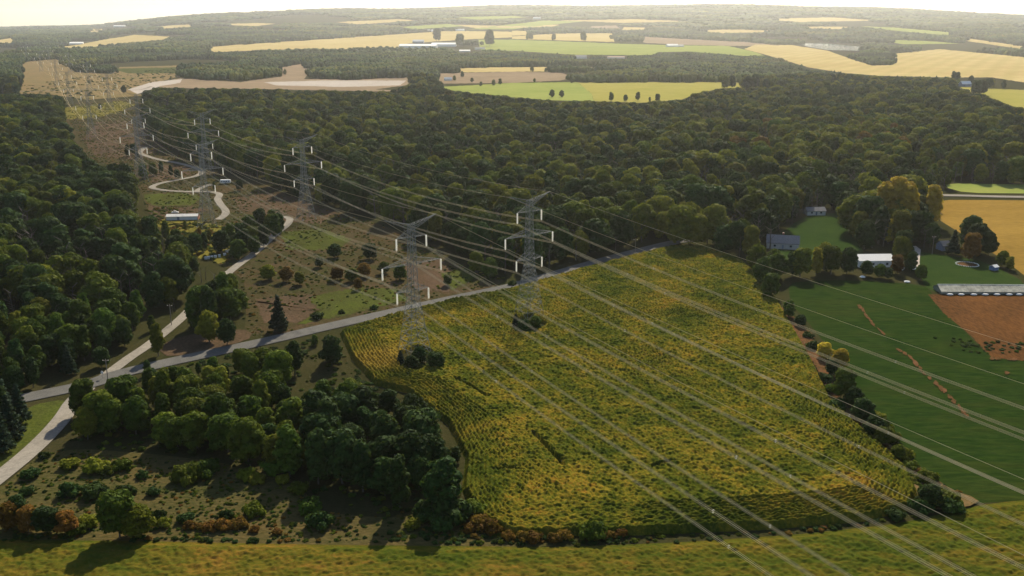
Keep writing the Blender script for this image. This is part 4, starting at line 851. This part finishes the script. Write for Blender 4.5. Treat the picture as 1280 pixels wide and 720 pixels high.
# hand placed trees first: px, py of the foot, scale, shape, colour, label
HAND = [
 (349, 414, .95, 6, 'pine', 'single dark pine beside the road at the bare pink soil', 1.2),
 (105, 520, .80, 0, 'green', 'yellow topped tree standing alone between the road fork and the gravel road', 1),
 (198, 445, .75, 4, 'yellow', 'slim yellow green tree right of the gravel track at the fork', 1),
 (262, 428, .85, 1, 'yellow', 'yellow leaved tree on the brown verge', 1),
 (284, 432, .7, 2, 'dark', 'dark round tree on the brown verge beside the yellow one', 1),
 (150, 672, .78, 0, 'green', 'big round green bush tree at the upper edge of the meadow', 1.15),
 (172, 672, .55, 1, 'yellow', 'added yellow tree standing in for the sunlit right side of the big green bush', 1.4),  # sunlit right side of the big bush, built as an extra yellow tree
 (985, 397, .50, 2, 'green', 'small round tree at the top of the hedgerow beside the corn', 1.2),
 (1030, 448, .42, 1, 'gold', 'yellow bush tree above the dirt path, upper of two', 1.5),
 (1050, 460, .45, 3, 'gold', 'golden bush tree in the hedgerow, lower of two', 1.4),
 (1055, 500, .72, 0, 'green', 'large dark round tree in the hedgerow beside the corn', 1.15),
 (1078, 525, .50, 1, 'dark', 'long dark tree low in the hedgerow beside the corn', 1.3),
 (1066, 512, .5, 2, 'dark', 'dark bush tree behind the large round hedgerow tree', 1.2),
 (1000, 408, .34, 1, 'dark', 'small dark hedgerow tree beside the upper dirt path', 1.4),
 (1040, 470, .38, 3, 'dark', 'dark hedgerow tree left of the golden ones', 1.4),
 (1092, 545, .42, 2, 'dark', 'dark hedgerow tree below the long dark one', 1.5),
 (1104, 556, .36, 0, 'olive', 'olive hedgerow tree low along the corn edge', 1.4),
 (1122, 574, .30, 1, 'olive', 'olive hedgerow bush tree nearest the curved corn rows', 1.4),
 (1162, 632, .36, 3, 'dark', 'dark bush tree at the bottom corner of the hedgerow', 1.7),
 (970, 350, .9, 1, 'green', 'tall green tree hiding the left end of the grey roofed house', 1.1),
 (1000, 346, .95, 0, 'olive', 'tall olive tree hiding the right end of the grey roofed house', 1.1),
 (952, 356, .9, 2, 'green', 'green tree at the top corner of the corn field', 1.1),
 (962, 372, .75, 0, 'green', 'dark green tree at the corn field corner beside the grey roofed house', 1.1),
 (945, 340, .95, 1, 'olive', 'olive tree left of the grey roofed house', 1.0),
 (966, 345, .85, 3, 'green', 'green tree in front of the grey roofed house', 1.0),
 (990, 346, .80, 2, 'dark', 'dome shaped dark tree in front of the grey roofed house', 1.1),
 (1020, 344, .80, 5, 'gold', 'conical yellow green tree between the two houses', 1.1),
 (1038, 343, .95, 0, 'olive', 'olive tree between the two houses, left of the broad dark one', 1.0),
 (1058, 342, .90, 1, 'dark', 'broad dark tree left of the white roofed house', 1.0),
 (1030, 338, .9, 3, 'yellow', 'yellow tree rising behind the conical one', 1.0),
 (1082, 345, .50, 2, 'dark', 'dark tree in front of the left end of the white roof', 1.3),
 (1099, 347, .46, 1, 'green', 'green tree in front of the middle of the white roof', 1.3),
 (1120, 342, .62, 0, 'orange', 'tree with orange top at the right end of the white roof', 1.1),
 (1110, 349, .36, 3, 'dark', 'dark low tree before the right half of the white roof', 1.3),
 (1138, 340, .66, 3, 'dark', 'dark tree right of the orange topped one', 1.0),
 (1150, 350, .50, 2, 'green', 'low green tree at the left end of the greenhouse', 1.2),
 (1080, 312, 1.1, 1, 'dark', 'tall dark tree behind the left end of the white roof', 1.0),
 (1098, 305, 1.25, 4, 'dark', 'tall dark tree beneath the golden poplars', 1.2),
 (1103, 292, 1.75, 4, 'gold', 'tall golden poplar, left one of the golden group', 1.25),
 (1118, 290, 1.9, 5, 'gold', 'tall golden poplar, highest of the golden group', 1.2),
 (1130, 292, 1.75, 4, 'gold', 'tall golden poplar right of the highest one', 1.2),
 (1163, 282, 1.45, 5, 'gold', 'tall golden poplar standing apart at the edge of the gold field', 1.2),
 (1110, 305, .9, 3, 'gold', 'lower bright yellow tree under the golden poplars', 1.1),
 (1135, 305, 1.25, 0, 'dark', 'wide dark tree right of the golden poplars', 1.15),
 (1150, 303, 1.2, 1, 'dark', 'dark tree at the bottom corner of the gold field', 1.1),
 (1162, 309, .9, 2, 'dark', 'low dark tree left of the small blue house', 1.1),
 (1191, 318, .85, 6, 'pine', 'dark conical tree right of the small blue house', 1.3),
 (1212, 325, .95, 0, 'orange', 'round tree with orange brown crown at the stone ring', 1.05),
 (1222, 318, 1.15, 1, 'dark', 'dark broad tree behind the orange brown one', 1.1),
 (1213, 312, 1.25, 2, 'dark', 'tallest dark tree behind the stone ring', 1.0),
 (1236, 320, .85, 3, 'dark', 'dark tree at the right end of the group by the gold field', 1.0),
 (1252, 333, .55, 1, 'olive', 'small olive tree at the gold field edge behind the garden shed', 1.1),
 (1261, 337, .45, 2, 'yellow', 'smallest yellowish tree at the gold field edge', 1.2),
 (4, 566, .85, 6, 'pine', 'dark conifer at the image edge beside the gravel road, lowest of five', 1.2),
 (14, 548, .9, 7, 'pine', 'dark conifer at the grass verge, nearest to the gravel road', 1.2),
 (26, 530, .85, 6, 'pine', 'pointed dark conifer at the top corner of the grass verge', 1.1),
 (8, 528, .9, 7, 'pine', 'dark conifer below the asphalt road at the image edge', 1.2),
 (-4, 545, .9, 6, 'pine', 'dark conifer cut by the image edge left of the verge', 1.2),
 (12, 662, .48, 1, 'orange', 'orange leaved small tree at the left edge of the meadow', 1.2),
 (22, 656, .5, 2, 'dark', 'dark small tree among the orange ones at the meadow edge', 1.3),
 (36, 664, .42, 0, 'orange', 'orange bush tree second from the left edge', 1.3),
 (60, 666, .45, 3, 'dark', 'dark wide bush tree between the orange ones', 1.6),
 (84, 667, .40, 1, 'orange', 'bright orange bush tree left of the big round green bush', 1.4),
 (418, 322, .5, 1, 'dark', 'round dark shrub tree on the pale grass below the tower', 1.4),
 (400, 334, .35, 2, 'dark', 'low dark shrub tree in the corridor', 1.5),
 (462, 324, .55, 0, 'dark', 'wide dark shrub tree in the middle of the corridor', 1.5),
 (500, 350, .5, 3, 'green', 'green round shrub tree behind the tower at the bushy patch', 1.4),
 (335, 350, .5, 1, 'yellow', 'yellow shrub tree at the left of the corridor', 1.4),
 (358, 352, .5, 2, 'orange', 'orange tinted shrub tree in the corridor', 1.4),
 (375, 356, .42, 3, 'yellow', 'small yellow shrub tree next to the orange tinted one', 1.3),
 (422, 350, .42, 0, 'orange', 'brownish orange shrub tree left of the wide shrub row', 1.4),
 (440, 352, .45, 1, 'olive', 'olive shrub tree in the shrub row', 1.4),
 (455, 346, .45, 2, 'orange', 'brown orange shrub tree in the shrub row', 1.5),
 (448, 362, .35, 3, 'orange', 'small orange tree at the end of the shrub row', 1.2),
 (480, 342, .4, 1, 'green', 'green shrub tree right of the shrub row', 1.4),
 (560, 357, .35, 0, 'green', 'small round green tree by the road bend', 1.3),
 (612, 348, .7, 1, 'green', 'bright green tree at the forest edge by the road bend', 1.1),
 (596, 342, .75, 2, 'olive', 'yellow green tree at the forest edge left of the road bend', 1.1),
 (545, 462, .42, 0, 'dark', 'dark shrub tree at the foot of the tower on the bushy patch', 1.4),
 (501, 456, .35, 6, 'pine', 'small dark conifer left of the tower on the bushy patch', 1.5),
 (524, 455, .42, 2, 'dark', 'dark rounded shrub tree right under the tower on the bushy patch', 1.3),
 (515, 462, .36, 1, 'dark', 'low dark shrub tree in front of the tower on the bushy patch', 1.4),
 (655, 415, .36, 1, 'dark', 'dark shrub tree at the foot of the tower by the road edge', 1.6),
 (645, 408, .36, 6, 'pine', 'small dark conifer left of the tower by the road edge', 1.5),
 (669, 410, .33, 2, 'green', 'green shrub tree right of the foot of the tower by the road edge', 1.5),
]
for k in range(16):   # dark wood inside the corridor left of the hairpin
    px, py = [(300, 293), (312, 285), (325, 280), (338, 282), (350, 285), (345, 292), (330, 295), (315, 300), (305, 308), (318, 312), (330, 303), (290, 305), (285, 298), (298, 318), (278, 310), (340, 275)][k]
    HAND.append((px, py + 6, .62 + .1 * (k % 3), k % 6, ['dark', 'green', 'dark', 'olive'][k % 4], 'tree of the small dark wood left of the hairpin track', 1.2))
for px, py, s, c in [(208, 300, .7, 'olive'), (222, 308, .7, 'green'), (246, 316, .75, 'dark'), (256, 312, .6, 'dark'), (232, 286, .35, 'yellow'), (262, 300, .4, 'yellow'), (250, 296, .35, 'orange'), (202, 215, .6, 'dark'), (214, 219, .55, 'dark'), (192, 218, .7, 'olive'), (222, 222, .5, 'dark'), (160, 195, .7, 'dark'), (168, 192, .7, 'dark'), (172, 196, .6, 'pine'), (180, 222, .8, 'green'), (300, 236, .5, 'dark'), (268, 236, .4, 'olive')]:
    HAND.append((px, py + 2, s, int(px) % 6 if c != 'pine' else 6, c, None, 1.15))
n_ind = 0
for px, py, s, si, col, lb, sxy in HAND:
    x, y = G(px, py)
    cw = {'pine': 'dark conifer', 'dark': 'dark green tree', 'green': 'green tree', 'olive': 'olive green tree', 'yellow': 'yellow green tree', 'gold': 'golden tree', 'orange': 'orange tinted tree'}[col]
    if lb is None: plant('tree', x, y, s, si, col, f'{cw} among the open ground around the winding track and long shed', 'tree', 'trees around the winding track')
    elif 'small dark wood' in lb: plant('tree', x, y, s, si, col, f'{cw} in the small wood left of the hairpin track', 'tree', 'small wood left of the hairpin track', sxy=sxy)
    else: plant('pine_tree' if col == 'pine' else 'tree', x, y, s, si, col, lb, 'tree', sxy=sxy)
    n_ind += 1
# hedges and lone trees far away: single trees too
FAR = [(578, 97, .9), (590, 103, .7), (601, 108, .7), (617, 107, .9), (625, 106, .9), (568, 101, .8), (665, 90, .9), (682, 90, .6), (708, 92, .8), (690, 122, 1.1), (702, 122, 1.0), (764, 127, 1.2), (782, 127, .9), (797, 126, 1.1), (822, 127, 1.0), (812, 127, .6), (668, 103, .6), (715, 104, .8), (729, 52, 1.6), (692, 51, 1.2), (660, 50, 1.3), (664, 50, 1.3), (155, 117, 1.2), (125, 137, .7), (1213, 106, 1.3), (1192, 101, 1.4), (1196, 102, 1.4), (612, 58, 2.5), (575, 58, 2), (546, 52, 2.4)]
for px, py, s in FAR:
    x, y = G(px, py); r = random.random(); s *= min(2.0, max(.8, y / 2200)); 
    plant('tree', x, y, s, random.randrange(4), 'dark' if r < .6 else 'olive', 'dark green field tree standing alone in the far farmland' if r < .6 else 'olive green field tree standing alone in the far farmland', 'tree', 'lone field trees in the far farmland'); n_ind += 1
order = np.argsort(np.hypot(X, Y) + np.where((bx > -15) & (bx < 1295) & (by < 735), 0, 1e5)); NI = 300 - n_ind
ind = order[:NI]; rest = np.setdiff1d(np.arange(n), ind)
cwd = ['dark conifer', 'dark green tree', 'green tree', 'olive green tree', 'yellow green tree', 'orange tinted tree']
for i in ind:
    px, py = bx[i], by[i]; c = int(ci[i]); sz = 'tall' if S[i] > .82 else ('low' if S[i] < .62 else 'mid sized')
    if dense[i]: where, grp = 'in the dense dark clump left of the corn rows', 'dense clump beside the corn'
    elif ing[i]:
        where = 'in the grove below the road, ' + ('near the fork' if px < 190 else 'middle part' if px < 320 else 'corn side') + (', back rows' if py < 510 else ', front rows'); grp = 'grove below the road'
    elif px < 320: where = 'in the left forest, ' + ('front rows' if py > 440 else 'farther back') + (' by the image edge' if px < 90 else ' by the fork' if px < 200 else ' by the gravel track'); grp = 'front of the left forest'
    elif px < 700: where, grp = 'at the forest edge along the corridor and road', 'forest edge by the corridor'
    elif px < 960: where, grp = 'at the forest edge beyond the corn field', 'forest edge beyond the corn'
    else: where, grp = 'in the woods around the farmstead lawns', 'woods around the farmstead'
    plant('pine_tree' if c == 0 else 'tree', X[i], Y[i], S[i], int(shape[i]), COLS[c], f'{sz} {cwd[c]} {where}', 'tree', grp, sxy=random.uniform(1.0, 1.35) if ing[i] else random.uniform(.9, 1.25))
# the rest of the forest as stuff
srcs = []; key = {}
for si in range(8):
    for c in range(6):
        if (si >= 6) != (c == 0): continue
        key[(si, c)] = len(srcs); srcs.append((src_obj(crown_mesh(si, COLS[c])), src_obj(SHAPES[si][3])))
R_ = rest; idx = np.array([key[(int(shape[i]), int(ci[i]))] for i in R_])
sc = np.stack([S[R_] * rng.uniform(.85, 1.3, R_.size)] * 2 + [S[R_]], -1)
scatter('forest', np.stack([X[R_], Y[R_], terrain(X[R_], Y[R_])], -1), rng.uniform(0, 6.28, R_.size), sc, idx, srcs, 'mixed green and olive forest filling the middle distance', 'forest')
print('forest trees', R_.size, 'individual', NI + n_ind)
# far woods: patches of many crowns
def patch(seed, size, ncr, rcr):
    r = np.random.default_rng(seed); iv, it = ICO2; Vs = []; Ts = []; off = 0
    for k in range(ncr):
        x, y = r.uniform(-size / 2, size / 2, 2); a = rcr * r.uniform(.7, 1.35); h = r.uniform(9, 17)
        V = iv * (1 + r.normal(0, .13, (len(iv), 1))) * np.array([a, a, h * .5]); V = V + np.array([x, y, h * .52]); Vs.append(V); Ts.append(it + off); off += len(V)
    return mesh_np('far_patch', np.concatenate(Vs), np.concatenate(Ts))
pm = []
for c, wgt in (('dark', 1), ('green', 1), ('olive', 1), ('yellow', 1)):
    for s in range(2):
        me = patch(700 + len(pm), 42, 30, 4.4); me.materials.append(LEAF[c]); pm.append((src_obj(me),))
def far_ring(name, y0, y1, s, scale, label):
    gx = np.arange(-.62 * y1 - 200, .62 * y1 + 200, s); gy = np.arange(y0, y1, s); X, Y = np.meshgrid(gx, gy); X = X.ravel() + rng.uniform(-.4, .4, X.size) * s; Y = Y.ravel() + rng.uniform(-.4, .4, X.size) * s
    k = np.abs(X) < .62 * Y + 200; X, Y = X[k], Y[k]; Z = terrain(X, Y); op = np.zeros(X.size, bool)
    hw = s * .42
    for ox in (-hw, 0, hw):
        for oz in (0, 13 * min(scale, 1.3)):
            a, b = proj(X + ox, Y, Z + oz)
            for pl in CLEAR: op |= inpoly(a, b, pl)
    # open strips of other far farmland
    op |= (vnoise(X, Y * .55, 520, 77) > .70) & (Y > 2600)
    X, Y, Z = X[~op], Y[~op], Z[~op]; n = X.size; q = rng.uniform(0, 1, n) * .5 + vnoise(X, Y, 260, 78) * .6
    c = np.digitize(q, [.42, .68, .90]); idx = c * 2 + rng.integers(0, 2, n)
    sc = np.stack([np.full(n, scale), np.full(n, scale), rng.uniform(.8, 1.15, n) * min(scale, 1.5)], -1)
    scatter(name, np.stack([X, Y, Z], -1), rng.uniform(0, 6.28, n), sc, idx, pm, label, 'forest'); print(name, n)
far_ring('forest', 1940, 3600, 34, 1.0, 'hazy woodland between the far fields')
far_ring('forest', 3600, 7000, 68, 2.0, 'pale hazy woodland below the hills')
far_ring('forest', 7000, 14500, 140, 4.0, 'faint woodland covering the far hills')

# shrubs standing on their own in the clearing and along edges
SH = [(40, 597, 1.5, 'dark'), (30, 618, 1.5, 'dark'), (90, 618, 1.7, 'dark'), (115, 622, 1.7, 'dark'), (160, 618, 1.5, 'dark'), (178, 598, 1.5, 'dark'), (191, 620, 1.4, 'dark'), (57, 573, 1.1, 'dark'), (198, 650, 1.6, 'dark'), (232, 652, 1.2, 'dark'), (319, 643, 1.6, 'olive'), (284, 644, 1.0, 'dark'),
      (88, 583, 1.3, 'yellow'), (120, 588, 1.6, 'yellow'), (132, 594, 1.6, 'olive'), (155, 590, 1.8, 'olive'), (235, 600, 2.1, 'olive'), (250, 592, 2.0, 'green'), (266, 586, 1.8, 'green'), (310, 598, 1.6, 'olive'), (325, 602, 1.4, 'yellow'), (345, 588, 2.0, 'green'), (352, 603, 1.6, 'yellow'), (340, 560, 2.2, 'green'),
      (373, 614, 1.9, 'olive'), (392, 640, 2.2, 'green'), (398, 655, 1.6, 'dark'), (514, 664, 1.0, 'yellow'), (550, 662, 1.5, 'dark'), (533, 647, 2.0, 'dark'), (546, 644, 2.2, 'dark'), (566, 648, 2.4, 'dark'), (740, 672, 1.8, 'green'), (596, 640, 1.5, 'olive'), (600, 658, 1.4, 'orange'), (612, 664, 1.2, 'orange'), (588, 664, 1.2, 'orange'), (640, 674, 1.0, 'orange'), (655, 675, 1.0, 'orange'), (672, 676, 1.1, 'orange'), (690, 676, .9, 'orange'), (706, 677, .9, 'orange'), (760, 675, .9, 'orange'), (778, 674, .8, 'orange'),
      (240, 662, .9, 'orange'), (252, 664, 1.0, 'orange'), (266, 664, 1.1, 'orange'), (278, 663, 1.1, 'orange'), (290, 662, 1.1, 'orange'), (302, 662, 1.0, 'orange'), (318, 666, .8, 'orange'), (345, 668, .8, 'orange'), (110, 660, 1.3, 'yellow'), (205, 655, 1.2, 'yellow'), (100, 668, 1.2, 'olive'),
      (1010, 424, 1.2, 'dark'), (1018, 436, 1.3, 'dark'), (1034, 478, 1.4, 'dark'), (1042, 490, 1.4, 'green'), (1100, 540, 1.8, 'olive'), (1092, 532, 1.7, 'dark'), (1112, 552, 1.6, 'olive'), (1128, 572, 1.5, 'yellow'), (1140, 585, 1.3, 'olive'), (1158, 605, 1.5, 'olive'), (1164, 622, 2.0, 'dark'), (1176, 630, 1.9, 'olive'), (1186, 636, 1.6, 'dark'), (1150, 640, 1.5, 'dark'), (1120, 648, 1.1, 'dark'), (1194, 628, 1.5, 'olive'), (1108, 545, 1.2, 'yellow'),
      (1096, 528, 1.4, 'yellow'), (1050, 512, 1.6, 'dark'), (640, 355, 1.1, 'dark'), (400, 398, 1.3, 'dark'), (430, 392, 1.0, 'dark'), (470, 384, 1.0, 'dark')]
cn = {'dark': 'dark green', 'green': 'green', 'olive': 'olive', 'yellow': 'yellow', 'orange': 'orange brown'}
for i, (px, py, s, c) in enumerate(SH):
    px0 = px; px += random.gauss(0, 2.5); py += random.gauss(0, 1.5) - (1.5 if py > 655 else 0); s *= random.uniform(.55, 1.05) if px < 500 else random.uniform(.8, 1.1)
    x, y = G(px, py)
    if px > 990: wh, g = 'in the weedy hedgerow between corn and green field', 'shrubs of the hedgerow'
    elif py < 420: wh, g = 'on the roadside by the corridor', 'roadside shrubs'
    elif py > 655: wh, g = 'along the dark ditch above the meadow', 'shrubs along the ditch'
    elif px > 520: wh, g = 'at the corner between dark clump and corn', 'shrubs at the clump corner'
    else: wh, g = 'on the clearing, ' + ('left of the big bush' if px < 140 else 'right of the big bush' if px < 260 else 'near the dense clump') + (', upper part' if py < 605 else ', lower part'), 'shrubs on the clearing'
    plant('shrub', x, y, s, 8 + i % 3, c, f'{"small" if s < 1.3 else "large" if s > 1.8 else "mid-sized"} {cn[c]} shrub {wh}', 'shrub', g)
# low undergrowth on open rough ground
def under(name, polys, dens, srange, cols, label, seed):
    r = np.random.default_rng(seed); PX = []; 
    for pl in polys:
        wp = [G(*p) for p in pl]; xs = [p[0] for p in wp]; ys = [p[1] for p in wp]; A = (max(xs) - min(xs)) * (max(ys) - min(ys)); nn = int(A * dens)
        x = r.uniform(min(xs), max(xs), nn); y = r.uniform(min(ys), max(ys), nn); k = inpoly(x, y, wp) & (vnoise(x, y, 14, seed) + .35 * r.uniform(0, 1, nn) > .48); PX.append(np.stack([x[k], y[k]], -1))
    P = np.concatenate(PX); ok = np.ones(len(P), bool)
    for R, wd in ROADS: ok &= dist_poly(P[:, 0], P[:, 1], [tuple(a) for a in R], False) > wd / 2 + 1
    P = P[ok]; n = len(P); ss = [(src_obj(crown_mesh(8 + k % 3, c)),) for k, c in enumerate(cols)]
    s = r.uniform(*srange, n) ; sc = np.stack([s, s, s * r.uniform(.5, 1, n)], -1)
    scatter(name, np.concatenate([P, np.zeros((n, 1))], 1), r.uniform(0, 6.28, n), sc, r.integers(0, len(cols), n), ss, label, 'undergrowth'); print(name, n)
under('undergrowth', [[(-60, 640), (0, 615), (60, 560), (300, 582), (370, 600), (400, 640), (570, 640), (612, 655), (640, 672), (400, 678), (150, 673), (-60, 668)]], .42, (.08, .30), ['olive', 'dark', 'olive', 'olive', 'green', 'dark', 'orange', 'dark', 'olive'], 'low weeds and brambles on the scrub clearing', 5)
under('undergrowth', [[(80, 500), (205, 462), (412, 420), (445, 462), (545, 545), (600, 645), (430, 635), (300, 580), (90, 562)]], .10, (.2, .6), ['olive', 'dark', 'green', 'dark'], 'low growth under the grove', 6)
under('undergrowth', [[(76, 132), (172, 124), (178, 150), (205, 182), (268, 215), (350, 243), (485, 284), (600, 337), (640, 352), (470, 390), (340, 420), (305, 418), (300, 345), (255, 322), (188, 276), (172, 230), (116, 204)]], .11, (.10, .42), ['olive', 'dark', 'green', 'olive', 'yellow', 'olive', 'dark', 'orange'], 'scattered low brush in the power line corridor', 8)
under('undergrowth', [[(190, 275), (300, 284), (285, 330), (235, 318)], [(180, 262), (225, 258), (200, 275)]], .12, (.2, .8), ['yellow', 'olive', 'orange', 'yellow', 'green'], 'golden weeds around the long shed', 9)
under('undergrowth', [[(-60, 118), (0, 112), (110, 95), (225, 85), (225, 96), (110, 124)]], .004, (.3, 1.5), ['olive', 'dark'], 'bushes dotted over the far straw land', 10)
under('undergrowth', [[(1052, 505), (1092, 540), (1150, 585), (1190, 613), (1230, 628), (1190, 642), (1150, 640), (1145, 612), (1108, 566)]], .35, (.2, .7), ['olive', 'dark', 'orange', 'olive', 'yellow'], 'rank weeds between corn and green field', 12)
under('undergrowth', [[(600, 652), (640, 671), (800, 670), (960, 664), (1080, 654), (1140, 640), (1150, 650), (1000, 668), (850, 678), (700, 683), (600, 680), (0, 676), (0, 668), (400, 676)]], .5, (.15, .45), ['dark', 'dark', 'olive', 'orange', 'dark'], 'rank dark growth along the ditch', 13)
under('undergrowth', [[(500, 446), (536, 441), (557, 455), (520, 467), (500, 463)], [(641, 405), (662, 397), (683, 408), (667, 420), (643, 417)]], .9, (.3, .8), ['dark', 'olive', 'dark', 'green'], 'dark bushes around the tower feet', 14)
under('undergrowth', [[(1162, 420), (1300, 432), (1300, 446), (1215, 444)]], .12, (.2, .5), ['dark', 'green'], 'weeds at the lower end of the brown plot', 15)

# ------------------------------------------------------------------ haze
hz = MB(); hz.box(-26000, 26000, -3000, 24000, -330, 420); ho = hz.build('haze', None); ho.data.materials.clear()
mh = bpy.data.materials.new('haze'); mh.use_nodes = True; nn = mh.node_tree; nn.nodes.clear(); out = nn.nodes.new('ShaderNodeOutputMaterial'); pv = nn.nodes.new('ShaderNodeVolumePrincipled')
pv.inputs['Color'].default_value = (.95, .97, 1.0, 1); pv.inputs['Density'].default_value = HAZE_DENSITY; pv.inputs['Anisotropy'].default_value = .72
nn.links.new(pv.outputs[0], out.inputs['Volume']); ho.data.materials.append(mh); tag(ho, 'pale haze lying over the whole landscape', 'haze', kind='stuff')
try: mh.volume_sampling = 'DISTANCE'
except Exception: pass
